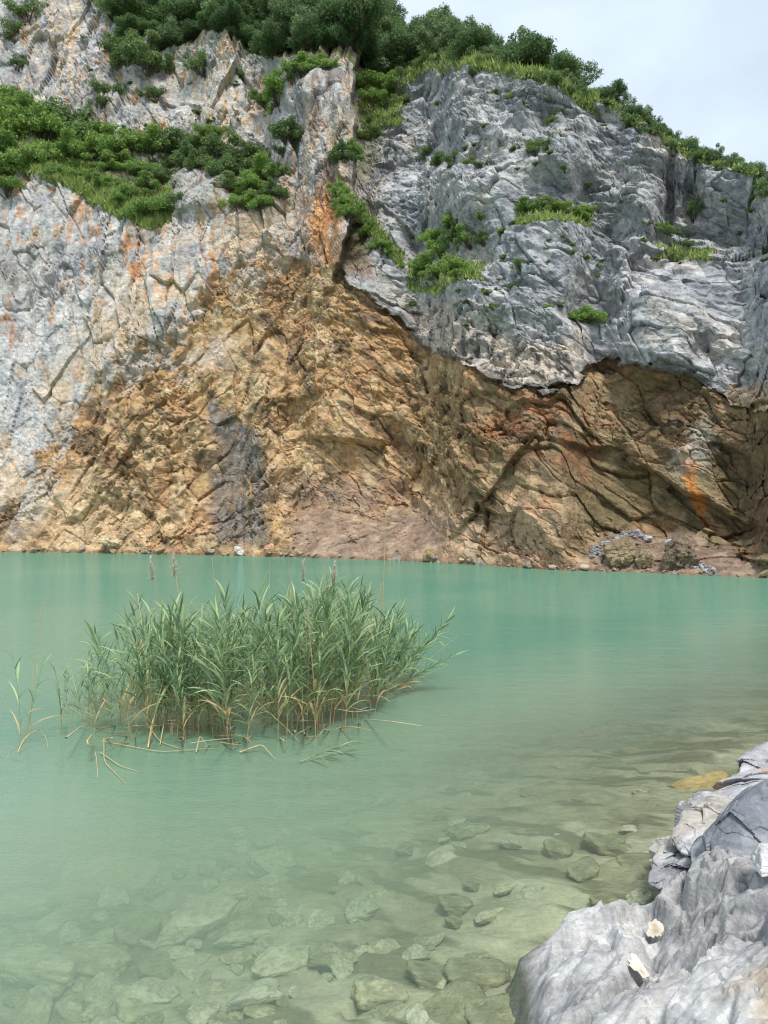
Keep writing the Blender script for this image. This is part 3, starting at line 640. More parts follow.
def rock_rand(seed, res, ax=(1, .8, .5), npl=13, amp=.6):
    r = np.random.default_rng(seed)
    n = r.normal(size=(npl, 3)); n /= np.linalg.norm(n, axis=1)[:, None]
    n = np.concatenate([n, np.eye(3), -np.eye(3)])
    d = np.concatenate([r.uniform(.62, .95, npl), np.full(6, 1.0)])
    V, Fc, rr = rock_shape(list(zip(n, d)), res, seed, amp, 1.0)
    return V * np.array(ax), Fc, rr
def grey_cols(V, seed, a=(.33, .335, .355), b=(.47, .47, .485), dk=(.16, .165, .18), tan=(.48, .42, .33), sc=1.0, ta=.5):
    q = fbm(V, 1.6 * sc, 5, seed); q2 = fbm(V * np.array([1, 1, 2.5]), 5 * sc, 5, seed + 1); q3 = fbm(V, .9 * sc, 4, seed + 2)
    c = mixc(np.tile(c3(*a), (len(V), 1)), b, sstep(.38, .6, q)); c = mixc(c, tan, ta * sstep(.54, .66, q3)); c = mixc(c, dk, .55 * sstep(.56, .7, q2))
    return c
def hull_rock(name, pts, seed, label, colf, amp=.35, res=90, mat=None, cat_='rock', group=None, sharp=16):
    pts = np.array(pts); cen = pts.mean(0); size = float(np.ptp(pts, axis=0).max())
    V, Fc, r = rock_shape(hull_planes(pts - cen), res, seed, amp, size * .5, sharp)
    o = obj(name, mesh_np(name, V, Fc, mat or M_BOULDER, colf(V + cen), smooth=False)); o.location = cen
    return tag(o, label, cat_, group)

# big pale boulder that the photographer stands beside
def rbf(cp):
    cp = np.array(cp, float); A = cp[:, :2]; d = np.linalg.norm(A[:, None] - A[None], axis=2)
    K = d ** 2 * np.log(d + 1e-9); n = len(A)
    M = np.zeros((n + 3, n + 3)); M[:n, :n] = K + np.eye(n) * .01; M[:n, n] = 1; M[:n, n + 1:] = A; M[n, :n] = 1; M[n + 1:, :n] = A.T
    w = np.linalg.solve(M, np.concatenate([cp[:, 2], [0, 0, 0]]))
    def f(x, y):
        r = 0
        for i in range(n):
            d = np.hypot(x - A[i, 0], y - A[i, 1]); r = r + w[i] * d ** 2 * np.log(d + 1e-9)
        return r + w[n] + w[n + 1] * x + w[n + 2] * y
    return f
def bp(x, y, z): return tuple(WZ(x, y, z))
cps = [bp(516, 965, 0), bp(524, 1000, .02), bp(530, 1040, .03), bp(540, 935, .15), bp(575, 906, .36), bp(610, 894, .46), bp(646, 895, .42), bp(665, 880, .52), bp(692, 858, .74), bp(735, 848, .9), bp(775, 852, .92),
       bp(560, 960, .38), bp(600, 935, .5), bp(640, 930, .47), bp(655, 960, .46), bp(620, 985, .47), bp(580, 1010, .40), bp(700, 920, .70), bp(740, 900, .86), bp(690, 980, .66), bp(740, 970, .82), bp(768, 930, .9), bp(640, 1024, .55), bp(740, 1024, .80),
       bp(545, 1020, .25), bp(690, 890, .70), bp(720, 870, .86)]
cps += [(.55, 5.0, -.7), (.5, 4.3, -.6), (.5, 3.6, -.5), (1.15, 5.15, -.55), (1.6, 5.25, -.45), (2.0, 5.15, -.1), (2.4, 4.9, .3), (3.0, 4.8, .4), (.75, 5.2, -.7),
        (.75, 2.6, .1), (.7, 1.6, .25), (1.6, 1.8, .85), (2.6, 3.4, 1.15), (3.4, 3.0, 1.3), (3.4, 4.2, 1.0), (2.6, 1.6, 1.2), (.2, 2.5, -.5), (.2, 1.4, -.4)]
bf = rbf(cps)
gx = np.arange(.35, 3.6, .011); gy = np.arange(1.3, 5.4, .011)
BX, BY = np.meshgrid(gx, gy)
bx, by = BX.ravel(), BY.ravel()
wv = np.stack([bx, by, bx * 0], 1)
bx2 = bx + .05 * (fbm(wv, 1.8, 4, 701) - .5); by2 = by + .05 * (fbm(wv, 1.8, 4, 702) - .5)
bz = np.clip(bf(bx2, by2), -.75, 1.6)
# a groove down the middle of the boulder and a broken crest
gq = np.interp(by, [2.6, 3.6, 4.2, 4.8], [1.02, 1.22, 1.50, 1.80]); bz -= .045 * np.exp(-((bx - gq) / .12) ** 2)
BP = np.stack([bx, by, bz], 1)
f2, rb = facet(BP, .24, rotm('Z', 40, (2.0, .8, 1)), 712, .95, .22, .06, .05); f3, rc = facet(BP, .085, rotm('Z', 30, (1.6, .8, 1)), 713, .9, .3, .08, .08)
brk = sstep(.46, .62, fbm(BP, 1.3, 3, 715)); brk = np.maximum(brk, sstep(.35, 0, np.hypot(bx - 1.95, (by - 4.35) * .8)))
gyy, gxx = np.gradient(bz.reshape(len(gy), len(gx)), .011); gm = np.hypot(gxx, gyy); flat_ = (1 - sstep(1.0, 2.2, gm)).ravel()
J1, J2, _i, _d = worley((np.stack([bx, by, bx * 0], 1) + .10 * np.stack([fbm(wv, 2.5, 4, 731) - .5, fbm(wv, 2.5, 4, 732) - .5, wv[:, 2]], 1)) @ rotm('Z', 38, (1.5, .7, 1)).T / .62, 733)
joint = np.clip(1 - (J2 - J1) / .03, 0, 1) * sstep(.42, .52, fbm(wv, 1.6, 3, 734))
def cellplanes(L, ang, sx, sy, seed, tilt, offs, Zg=None):
    """chipped faces: every cell is one plane, neighbouring planes cut each other off in crisp edges"""
    c_, s_ = math.cos(math.radians(ang)), math.sin(math.radians(ang))
    wq = .22 * np.stack([fbm(wv, 1.2 / L, 2, seed + 3) - .5, fbm(wv, 1.2 / L, 2, seed + 4) - .5], 1)
    q = np.stack([(c_ * bx + s_ * by) / (L * sx), (-s_ * bx + c_ * by) / (L * sy)], 1) + wq
    f = np.floor(q).astype(np.int32); n = len(bx)
    best = np.full((3, n), 1e9); zz = np.zeros((3, n)); z0 = np.zeros(n, np.int32)
    if Zg is not None:
        Zr = Zg.reshape(len(gy), len(gx)); Gy, Gx = np.gradient(Zr, .011)
    for dx in (-2, -1, 0, 1, 2):
        for dy in (-2, -1, 0, 1, 2):
            h = _hash(f[:, 0] + dx, f[:, 1] + dy, z0, seed)
            fx, fy = f[:, 0] + dx + _u(h, 1), f[:, 1] + dy + _u(h, 2)
            ex, ey = q[:, 0] - fx, q[:, 1] - fy; d = np.hypot(ex, ey)
            X_, Y_ = (fx - 0) * L * sx, (fy - 0) * L * sy; wx_, wy_ = c_ * X_ - s_ * Y_, s_ * X_ + c_ * Y_
            ox, oy = c_ * ex * L * sx - s_ * ey * L * sy, s_ * ex * L * sx + c_ * ey * L * sy
            pz = offs * (_u(h, 3) - .5) * L + tilt * ((_u(h, 4) - .5) * ox + (_u(h, 5) - .5) * oy)
            if Zg is not None:
                ii = np.clip(((wx_ - gx[0]) / .011).astype(int), 0, len(gx) - 1); jj = np.clip(((wy_ - gy[0]) / .011).astype(int), 0, len(gy) - 1)
                pz = pz + Zr[jj, ii] + np.clip(Gx[jj, ii], -.7, .7) * ox + np.clip(Gy[jj, ii], -.7, .7) * oy
            for k_ in range(3):
                m_ = d < best[k_]
                tb, tz = best[k_].copy(), zz[k_].copy()
                best[k_] = np.where(m_, d, best[k_]); zz[k_] = np.where(m_, pz, zz[k_]); d, pz = np.where(m_, tb, d), np.where(m_, tz, pz)
    return np.minimum(np.minimum(zz[0], zz[1]), zz[2])
def blur(h, n):
    h = h.reshape(len(gy), len(gx))
    for _ in range(n):
        h = sum(np.roll(h, q, 0) for q in (-1, 0, 1)) / 3; h = sum(np.roll(h, q, 1) for q in (-1, 0, 1)) / 3
    return h.ravel()
big_ = cellplanes(.42, 36, 1.5, .85, 761, .38, .10, bz)
fw = .15 + .85 * flat_
bz = bz + blur(np.clip(big_ + .05 - bz, -.11, .11) * fw, 1)
bz = bz - .05 * sstep(1.7, 2.0, bx) - .02 * joint * flat_ + blur(cellplanes(.20, 30, 1.6, .8, 762, .80, .12) * (.5 + .6 * brk) * fw, 1) + cellplanes(.075, 42, 1.5, .8, 763, .95, .12) * (.5 + .7 * brk) * fw
BV = np.stack([bx, by, bz], 1)
bc = grey_cols(BV, 720, (.32, .316, .312), (.47, .466, .46), (.15, .152, .16), (.47, .42, .35), 1.0, .65)
vein = ridged(BV @ rotm('Z', 48, (3.5, 1, 1)).T, 4.0, 3, 725); bc = mixc(bc, c3(.50, .50, .49), .5 * sstep(.82, .93, vein)); bc = mixc(bc, c3(.24, .24, .255), .45 * sstep(.5, .8, rb * .6 + rc * .4)); bc = mixc(bc, c3(.13, .13, .14), .7 * joint)
sandm = sstep(1.9, 1.3, by) * 0 + np.exp(-(((bx - 1.62) / .17) ** 4 + ((by - 3.02) / .22) ** 4)); bc = mixc(bc, c3(.44, .36, .27), .9 * sandm * sstep(.3, .5, fbm(BV, 5, 4, 726)))
bc = mixc(bc, c3(.12, .11, .085), .85 * sstep(.10, -.02, bz + .06 * (fbm(BV, 6, 3, 727) - .5)))
boulder = obj('boulder', mesh_np('boulder', BV, grid_faces(len(gy), len(gx))[:, ::-1], M_BOULDER, bc, smooth=False))
tag(boulder, 'big pale grey boulder sloping into the water at lower right', 'boulder')

def lightc(sd): return lambda V: grey_cols(V, sd, (.32, .32, .33), (.47, .47, .475), sc=1.5)
def darkc(sd): return lambda V: grey_cols(V, sd, (.19, .20, .225), (.27, .28, .30), (.12, .125, .14), (.36, .33, .30), 1.5, .25)
def hp(lst): return [W(a, b, c) for a, b, c in lst]
hull_rock('rock', hp([(698, 838, 5.0), (704, 852, 4.9), (735, 800, 5.0), (768, 778, 4.95), (800, 770, 5.0), (790, 870, 4.6), (715, 870, 4.7), (735, 795, 5.7), (800, 765, 5.9), (720, 850, 5.7), (800, 860, 5.9)]), 811,
          'dark angular slab of rock standing behind the big pale boulder', darkc(812), .22)
hull_rock('rock', hp([(668, 835, 5.7), (680, 810, 5.9), (712, 795, 6.1), (738, 800, 6.0), (742, 822, 5.7), (716, 845, 5.4), (688, 858, 5.4), (672, 850, 5.5), (700, 790, 6.8), (745, 800, 6.8), (690, 850, 6.4), (750, 850, 6.4)]), 821,
          'pale lumpy rock left of the dark angular slab', lightc(822), .5)
hull_rock('rock', hp([(648, 868, 5.55), (655, 845, 5.8), (676, 836, 5.9), (696, 846, 5.7), (696, 868, 5.3), (668, 892, 5.1), (650, 885, 5.3), (660, 840, 6.3), (700, 842, 6.3), (660, 880, 6.0), (702, 885, 6.0)]), 831,
          'small jagged grey rock at the waterline below the pale lumpy rock', lightc(832), .7)
hull_rock('rock', hp([(688, 848, 5.2), (700, 836, 5.35), (722, 832, 5.4), (726, 845, 5.2), (712, 862, 5.0), (692, 866, 5.0), (705, 834, 5.8), (728, 838, 5.8), (700, 870, 5.6), (728, 862, 5.6)]), 841,
          'small smooth grey block wedged between boulder and dark slab', darkc(842), .15)
hull_rock('rock', hp([(694, 802, 6.8), (712, 790, 7.1), (740, 776, 7.4), (768, 766, 7.5), (800, 760, 7.4), (800, 800, 6.6), (740, 806, 6.5), (715, 810, 6.5), (720, 788, 8.0), (800, 752, 8.2), (720, 810, 7.6), (800, 800, 7.8)]), 851,
          'long tan and grey rock behind the dark slab', lambda V: grey_cols(V, 852, (.36, .36, .38), (.48, .48, .50), sc=1.5, tan=(.46, .34, .24), ta=.9), .5)
hull_rock('rock', hp([(736, 772, 8.0), (742, 758, 8.3), (758, 750, 8.5), (790, 735, 8.6), (800, 780, 7.9), (745, 784, 7.8), (750, 752, 9.4), (800, 738, 9.4), (750, 780, 8.9), (800, 780, 8.9)]), 861,
          'farthest grey shore rock at the right edge', lightc(862), .6)
hull_rock('rock', [WZ(762, 880, .95) + v for v in np.array([(0, 0, 0), (.2, .1, 0), (.05, .25, 0), (.3, .3, 0), (.02, .05, .09), (.2, .1, .12), (.1, .24, .1)])], 871,
          'small whitish stone on the boulder at the right edge', lambda V: grey_cols(V, 872, (.5, .5, .5), (.62, .62, .62), sc=4), .3, 28)

# two white scraps lying on the boulder
M_SCRAP = attr_mat('shell_white', .55)
def surf_z(x, y):
    i = int(np.argmin(np.abs(gx - x))); j = int(np.argmin(np.abs(gy - y)))
    return float(bz.reshape(len(gy), len(gx))[max(j - 2, 0):j + 3, max(i - 2, 0):i + 3].max())
def scrap(cx, cy, rx, ry, ang, seed, spots, label):
    for z_ in np.linspace(.2, 1.1, 200):                 # where the sight line meets the rock
        p = WZ(cx, cy, z_)
        if surf_z(p[0], p[1]) <= z_: break
    e_ = .07; pgx = (surf_z(p[0] + e_, p[1]) - surf_z(p[0] - e_, p[1])) / (2 * e_); pgy = (surf_z(p[0], p[1] + e_) - surf_z(p[0], p[1] - e_)) / (2 * e_)
    pgx, pgy = float(np.clip(pgx, -.5, .5)), float(np.clip(pgy, -.35, .35))
    pz0 = max(surf_z(p[0], p[1]), .25 * sum(surf_z(p[0] + a, p[1] + b) for a, b in ((e_, 0), (-e_, 0), (0, e_), (0, -e_))))
    n = 26; V = []; Fc = []; r = np.random.default_rng(seed); c = []
    rings = [0.02, .25, .5, .75, .93, 1.0]
    jag_ = r.uniform(.72, 1.12, n)
    for q in rings:
        for i in range(n):
            w = 2 * math.pi * i / n; rr = q * (1 + (jag_[i] - 1) * q)
            x, y = rr * rx * math.cos(w), rr * ry * math.sin(w)
            x, y = x * math.cos(ang) - y * math.sin(ang), x * math.sin(ang) + y * math.cos(ang)
            sx, sy = p[0] + x, p[1] + y
            zz = pz0 + pgx * x + pgy * y + .001 + .014 * (q ** 2) * (.6 + .5 * math.sin(2 * w + seed))
            V.append((sx, sy, zz))
            k_ = 0
            for (ax, ay, ar) in spots: k_ = max(k_, math.exp(-((x / rx - ax) ** 2 + (y / ry - ay) ** 2) / ar ** 2))
            k_ *= .55 + .45 * r.random()
            c.append(np.array([.60, .585, .50]) * (1 - k_) + np.array([.42, .25, .10]) * k_)
    m_ = len(V)
    V += [(a, b, z_ - .005) for a, b, z_ in V]; c = c + c
    for k_ in range(len(rings) - 1):
        for i in range(n):
            a, b, d, e = k_ * n + i, k_ * n + (i + 1) % n, (k_ + 1) * n + (i + 1) % n, (k_ + 1) * n + i
            Fc += [(a, e, d, b), (a + m_, b + m_, d + m_, e + m_)]
    k_ = (len(rings) - 1) * n
    for i in range(n): Fc.append((k_ + i, k_ + i + m_, k_ + (i + 1) % n + m_, k_ + (i + 1) % n))
    tag(obj('shell_fragment', mesh_np('shell_fragment', V, Fc, M_SCRAP, np.array(c), smooth=True)), label, 'shell')
scrap(655, 938, .045, .085, -.25, 5, [(0, -.1, .45), (.2, .35, .3)], 'white ragged scrap with a brown centre lying on the pale boulder')
scrap(638, 968, .052, .068, .3, 6, [(.35, -.2, .25)], 'plain white pointed scrap below the brown centred one on boulder')

# ------------------------------------------------------------------ lake bed, stones, water
SA = np.array([.8, 4.1]); SD = np.array([3.9, 4.9]) / np.hypot(3.9, 4.9); SN = np.array([SD[1], -SD[0]])
def bed(x, y):
    d = (x - SA[0]) * SN[0] + (y - SA[1]) * SN[1]
    z = np.where(d < 0, -.14 + .13 * d - .02 * np.maximum(-d - 4.5, 0) ** 2, -.14 + .45 * np.minimum(d, 3))
    z = z - .06 * np.maximum(y - 8.5, 0)
    return np.maximum(z, -4.0)
def axis(a, b, fine, lo, hi):
    out = [a]
    g1 = list(np.arange(lo, hi, fine)); w_ = lo - np.cumsum(fine * 1.13 ** np.arange(200)); w_ = w_[w_ > a]; e_ = hi + np.cumsum(fine * 1.13 ** np.arange(200)); e_ = e_[e_ < b]
    return np.array([a] + list(w_[::-1]) + g1 + list(e_) + [b])
ax_ = axis(-600, 600, .035, -4.5, 5.5); ay_ = axis(-300, 900, .035, 3.2, 11)
GX, GY = np.meshgrid(ax_, ay_); gxv, gyv = GX.ravel(), GY.ravel()
gz = bed(gxv, gyv)
GP = np.stack([gxv, gyv, gz * 0], 1)
near = sstep(16, 9, np.hypot(gxv, gyv - 6))
fz1, gr1 = facet(GP, .30, rotm('Z', 20, (1.4, 1, 1)), 901, .5, .35, .05, .15)
gz = gz + near * (.5 * fz1 + .10 * (fbm(GP, 1.2, 4, 902) - .5))
gcol = mixc(np.tile(c3(.40, .375, .27), (len(GP), 1)), c3(.27, .25, .165), sstep(.4, .62, fbm(GP, 1.5, 4, 903)))
gcol = mixc(gcol, c3(.38, .35, .25), .7 * sstep(.6, .8, gr1)); gcol = mixc(gcol, c3(.13, .12, .07), .85 * sstep(.55, .66, fbm(GP @ np.array([[.8, -.6, 0], [.6, .8, 0], [0, 0, 1]]).T * np.array([.7, 2.2, 1]), 2.2, 4, 904)))
ground = obj('ground', mesh_np('ground', np.stack([gxv, gyv, gz], 1), grid_faces(len(ay_), len(ax_))[:, ::-1], M_STONE, gcol, smooth=True))
tag(ground, 'stony lake bed running down from the rocky shore', 'lake bed', kind='structure')

stone_protos = []
for q in range(7):
    V, Fc, r = rock_rand(950 + q, 28 if q < 4 else 16, (1, rng.uniform(.6, .85), rng.uniform(.35, .5)), 12, .45)
    tint = [(.36, .34, .24), (.30, .30, .22), (.40, .37, .27), (.25, .24, .16), (.33, .30, .20), (.20, .19, .12), (.38, .36, .28)][q]
    stone_protos.append(mesh_np('stone', V, Fc, M_STONE, grey_cols(V, 960 + q, np.array(tint) * 1.1, np.array(tint) * 1.6, np.array(tint) * .6, np.array(tint) * 1.1, 1.0, .3), smooth=True))
def stone(me, x, y, r, rz, label, group, lift=.15, sq=1.0, name='submerged_stone', cat_='stone', tilt=.15):
    o = obj(name, me); o.location = (x, y, float(bed(x, y)) + lift * r); o.scale = (r, r, r * sq)
    o.rotation_euler = (rng.normal(0, tilt), rng.normal(0, tilt), rz)
    return tag(o, label, cat_, group)
GS = 'stones lying on the lake bed'
big = [(200, 926, 42, 2, 'large pale flat stone lying alone under the clear water at left'), (35, 972, 46, 0, 'pale rounded stone under water at the lower left edge'), (100, 962, 34, 4, 'long low stone under water beside the lower left edge stone'),
       (232, 896, 20, 0, 'pale block under water just beyond the large flat stone'), (285, 920, 20, 1, 'pale stone under water right of the large flat stone'), (110, 880, 48, 4, 'broad faint slab under water far left'), (270, 868, 28, 1, 'faint rounded stone deeper under water near centre'),
       (335, 962, 26, 3, 'olive stone under water right of centre'), (20, 905, 34, 0, 'faint pale stone under water against the left edge'), (150, 1000, 30, 2, 'pale stone under water at the bottom left'), (255, 1005, 30, 6, 'pale stone under water at the bottom centre'), (380, 1000, 26, 4, 'dull stone under water at the bottom right of centre')]
for x, y, r, q, lab in big:
    p = WZ(x, y, -.45); p = WZ(x, y, float(bed(p[0], p[1])))
    stone(stone_protos[q], p[0], p[1], r * p[1] / FPX, rng.uniform(-.4, .4), lab, GS, .25, 1.0)
placed = []
tries = 0
while len(placed) < 230 and tries < 6000:
    tries += 1
    x = rng.uniform(-10, 660); y = 765 + 275 * rng.random() ** .8
    if x > 500 and y > 930: continue
    if x > 300 and rng.random() < .84: continue
    p = WZ(x, y, -.4); zb = float(bed(p[0], p[1])); p = WZ(x, y, zb)
    if (p[0] - SA[0]) * SN[0] + (p[1] - SA[1]) * SN[1] > -.1: continue
    r = (rng.uniform(.05, .13) if rng.random() < .6 else rng.uniform(.12, .24))
    if any(math.hypot(p[0] - a, p[1] - b) < .75 * (r + c_) for a, b, c_ in placed): continue
    placed.append((p[0], p[1], r))
    rt = x > 380
    stone(stone_protos[int(rng.integers(0, 7))], p[0], p[1], r, (.75 + rng.normal(0, .3)) if rt else rng.uniform(0, 6.28),
          'dim stone among many under water between reeds and right shore' if rt else 'dim stone among many under water in the left foreground', GS, .1, .8)
p = WZ(697, 786, -.25)
oV, oF, oR = rock_rand(980, 28, (1, .5, .35), 12, .4)
o = stone(mesh_np('orange_stone', oV, oF, M_STONE, grey_cols(oV, 981, (.46, .30, .12), (.58, .40, .17), (.30, .20, .09), (.5, .36, .16)), smooth=True), p[0], p[1], .36, .25, 'yellow ochre stone just under the water beside the shore rocks', None, -.12, 1, )
p = WZ(752, 768, -.2); stone(o.data, p[0], p[1], .22, .6, 'small orange stone under water near the farthest shore rock', None, -.1)
for x, y, r, lab in [(480, 965, .26, 'dark wet stone just under water against the big boulder'), (455, 1000, .28, 'dark wet stone under water at the foot of the boulder'), (500, 1010, .24, 'dark wet stone touching the boulder at the bottom edge'), (610, 838, .30, 'dark long stone under water off the shore rocks'), (640, 860, .22, 'dark stone under water beside the jagged rock'), (430, 960, .2, 'dark stone under water left of the wet boulder foot')]:
    p = WZ(x, y, -.16); stone(stone_protos[5], p[0], p[1], r, rng.uniform(.3, 1), lab, 'dark wet stones by the boulder', -.12, .7)

# water: murky teal body (thickens with depth), clear film in the shallows, rippled mirror on top
wxs = axis(-590, 590, .12, -6, 9); wys = axis(-280, 400, .12, 3, 16)
WX, WY = np.meshgrid(wxs, wys); wxv, wyv = WX.ravel(), WY.ravel()
dep = np.maximum(-bed(wxv, wyv), 0)
shd = -((wxv - SA[0]) * SN[0] + (wyv - SA[1]) * SN[1]) + .25 * np.maximum(wyv - 8.0, 0)
turb = 1 - np.exp(-np.maximum(shd + .22, 0) ** 1.5 / 6.2)
WPt = np.stack([wxv, wyv, wxv * 0], 1)
cloud = fbm(WPt, .35, 4, 1001)
turb = np.clip(turb + (cloud - .5) * .25 * turb * (1 - turb) * 4, 0, .985)
deepc = sstep(3.0, 9.0, shd + (cloud - .5) * 2.5)
wc = np.stack([turb, deepc, sstep(.45, .62, fbm(WPt, .12, 3, 1002))], 1)
m, nt, out = newmat('lake_water'); Lk = nt.links.new
at = N(nt, 'ShaderNodeAttribute', attribute_name='Col'); sp = N(nt, 'ShaderNodeSeparateColor'); Lk(at.outputs['Color'], sp.inputs[0])
tc = N(nt, 'ShaderNodeTexCoord').outputs['Object']
mx = N(nt, 'ShaderNodeMix', data_type='RGBA'); mx.inputs['A'].default_value = (.235, .345, .24, 1); mx.inputs['B'].default_value = (.085, .24, .165, 1); Lk(sp.outputs[1], mx.inputs['Factor'])
mx2 = N(nt, 'ShaderNodeMix', data_type='RGBA'); mx2.inputs['B'].default_value = (.15, .29, .195, 1); Lk(mx.outputs['Result'], mx2.inputs['A']); Lk(mathn(nt, 'MULTIPLY', sp.outputs[2], .45), mx2.inputs['Factor'])
df = N(nt, 'ShaderNodeBsdfDiffuse'); Lk(mx2.outputs['Result'], df.inputs['Color'])
tp = N(nt, 'ShaderNodeBsdfTransparent'); tp.inputs['Color'].default_value = (.91, .975, .91, 1)
body = N(nt, 'ShaderNodeMixShader'); Lk(sp.outputs[0], body.inputs[0]); Lk(tp.outputs[0], body.inputs[1]); Lk(df.outputs[0], body.inputs[2])
mp = N(nt, 'ShaderNodeMapping'); mp.inputs['Scale'].default_value = (1, 2.2, 1); Lk(tc, mp.inputs['Vector'])
r0 = noise_out(nt, mp.outputs[0], .62, 3, .5, .3); r1 = noise_out(nt, mp.outputs[0], 2.2, 3, .5, .4); r2 = noise_out(nt, mp.outputs[0], 13.0, 3, .55, .2)
hg = mathn(nt, 'ADD', mathn(nt, 'MULTIPLY', r0, 1.9), mathn(nt, 'ADD', mathn(nt, 'MULTIPLY', r1, .6), mathn(nt, 'MULTIPLY', r2, .4)))
bpn = N(nt, 'ShaderNodeBump'); wnd = noise_out(nt, tc, .09, 4, .55); sxyz = N(nt, 'ShaderNodeSeparateXYZ'); Lk(tc, sxyz.inputs[0])
far_ = N(nt, 'ShaderNodeMapRange'); far_.inputs['From Min'].default_value = 8; far_.inputs['From Max'].default_value = 30; Lk(sxyz.outputs[1], far_.inputs['Value'])
Lk(mathn(nt, 'ADD', mathn(nt, 'MULTIPLY', far_.outputs[0], 1.2), mathn(nt, 'MULTIPLY', wnd, .55)), bpn.inputs['Strength']); bpn.inputs['Distance'].default_value = .055; Lk(hg, bpn.inputs['Height'])
gs = N(nt, 'ShaderNodeBsdfGlossy'); gs.inputs['Roughness'].default_value = .06; gs.inputs['Color'].default_value = (1, 1, 1, 1); Lk(bpn.outputs[0], gs.inputs['Normal'])
fr = N(nt, 'ShaderNodeFresnel'); fr.inputs['IOR'].default_value = 1.33; Lk(bpn.outputs[0], fr.inputs['Normal'])
ws = N(nt, 'ShaderNodeMixShader'); Lk(mathn(nt, 'MINIMUM', mathn(nt, 'MULTIPLY', fr.outputs[0], 1.8), .42), ws.inputs[0]); Lk(body.outputs[0], ws.inputs[1]); Lk(gs.outputs[0], ws.inputs[2]); Lk(ws.outputs[0], out.inputs[0])
water = obj('water', mesh_np('water', WPt, grid_faces(len(wys), len(wxs))[:, ::-1], m, wc, smooth=True))
tag(water, 'calm teal green quarry lake, clear in the shallows', 'lake', kind='structure')

# ------------------------------------------------------------------ reeds
def leaf_strip(base, az, L, w, rise, droop, nseg=6, fold=.25, roll=0.0):
    """a long pointed blade that rises, bends over and hangs"""
    out = np.array([math.cos(az), math.sin(az), 0]); side = np.array([-math.sin(az), math.cos(az), 0])
    V = []; p = np.array(base, float); el = rise
    for i in range(nseg + 1):
        f = i / nseg; wd = w * (math.sin(min(f * 2.2 + .35, math.pi / 2)) * (1 - f ** 2.2) + .01)
        up = np.array([-math.sin(el) * out[0], -math.sin(el) * out[1], math.cos(el)])
        sd = side * math.cos(roll * f) + up * math.sin(roll * f)
        V += [p - sd * wd + up * wd * fold, p.copy(), p + sd * wd + up * wd * fold]
        p = p + (out * math.cos(el) + np.array([0, 0, 1]) * math.sin(el)) * L / nseg; el -= droop / nseg
    Fc = []
    for i in range(nseg):
        a = i * 3; Fc += [(a, a + 1, a + 4, a + 3), (a + 1, a + 2, a + 5, a + 4)]
    return np.array(V), np.array(Fc)
GREENS = [(.195, .285, .130), (.125, .205, .100), (.27, .36, .185), (.17, .255, .145), (.32, .395, .20)]
TAN = np.array([.46, .36, .19])
def make_reed(seed, H, bend, nleaf, kind='green'):
    r = np.random.default_rng(seed); root = empty('reed')
    f = np.linspace(0, 1, 9); az = r.uniform(0, 6.28)
    path = np.stack([bend * f ** 2 * H * math.cos(az), bend * f ** 2 * H * math.sin(az), f * H * (1 - .25 * bend ** 2) - .35], 1)
    v, fc = tube(path, (.0080 * (1 - (.72 if kind == 'green' else .45) * f)), 5)
    ff = np.repeat(f, 5); lowc = np.array([.36, .25, .12]) if r.random() < .6 else np.array([.30, .27, .13])
    if kind == 'green': c = mixc(np.tile(lowc, (len(v), 1)), (.17, .23, .09), sstep(.25, .6, ff))
    else: c = np.tile(TAN * r.uniform(.8, 1.15), (len(v), 1)) + r.normal(0, .02, (len(v), 1))
    obj('stem', mesh_np('stem', v, fc, M_STEM, c, smooth=True), root)
    parts, cc = [], []
    for i in range(nleaf):
        q = .27 + .73 * (i + r.uniform(0, .8)) / nleaf if kind == 'green' else r.uniform(.1, .9); q = min(q, .99)
        b = np.array([np.interp(q, f, path[:, a]) for a in range(3)])
        la = az * 0 + (i % 2) * math.pi + seed * 1.3 + r.normal(0, .55)
        L_ = r.uniform(.36, .66) * (1 - .35 * max(q - .6, 0) / .4) * (H / 2.2 + .15); wd = r.uniform(.015, .026)
        top = q > .86
        vv, fq = leaf_strip(b, la, L_, wd, r.uniform(.85, 1.35) if top else r.uniform(.75, 1.30), r.uniform(.1, .9) if top else r.uniform(.3, 1.5), roll=r.normal(0, .6))
        parts.append((vv, fq))
        dead = (q < .42 and r.random() < .5) or kind != 'green'
        base_c = TAN * r.uniform(.8, 1.2) if dead else np.array(GREENS[int(r.integers(0, 5))]) * r.uniform(.85, 1.2)
        tipf = np.repeat(np.linspace(0, 1, 7), 3)[:, None]
        cc.append(base_c * (1 + .25 * tipf))
    if parts:
        v, fc = cat(parts); obj('leaves', mesh_np('leaves', v, fc, M_REED, np.concatenate(cc), smooth=True), root)
    if kind == 'plume':
        pv, pc = [], []
        top = path[-1]
        for i in range(260):
            h_ = r.uniform(0, 1); b = top + np.array([0, 0, (h_ - .8) * .3]); a_ = r.uniform(0, 6.28); l_ = .11 * (1 - .8 * h_) * r.uniform(.2, 1) + .01
            d = np.array([math.cos(a_) * l_, math.sin(a_) * l_, r.uniform(-.03, .09)]); s_ = np.array([-math.sin(a_), math.cos(a_), 0]) * .006
            pv += [b - s_, b + s_, b + d]; pc += [np.array([.60, .54, .45]) * r.uniform(.8, 1.2)] * 3
        obj('plume', mesh_np('plume', np.array(pv), np.arange(len(pv)).reshape(-1, 3), M_STEM, np.array(pc)), root)
    return root
green = [make_reed(1200 + i, h, b * .7, n_ + 9) for i, (h, b, n_) in enumerate([(2.3, .10, 20), (2.2, .16, 19), (2.35, .06, 22), (2.1, .22, 18), (2.25, .12, 21), (2.0, .18, 17), (2.3, .25, 20), (2.15, .08, 18), (1.9, .30, 15), (2.2, .05, 19)])]
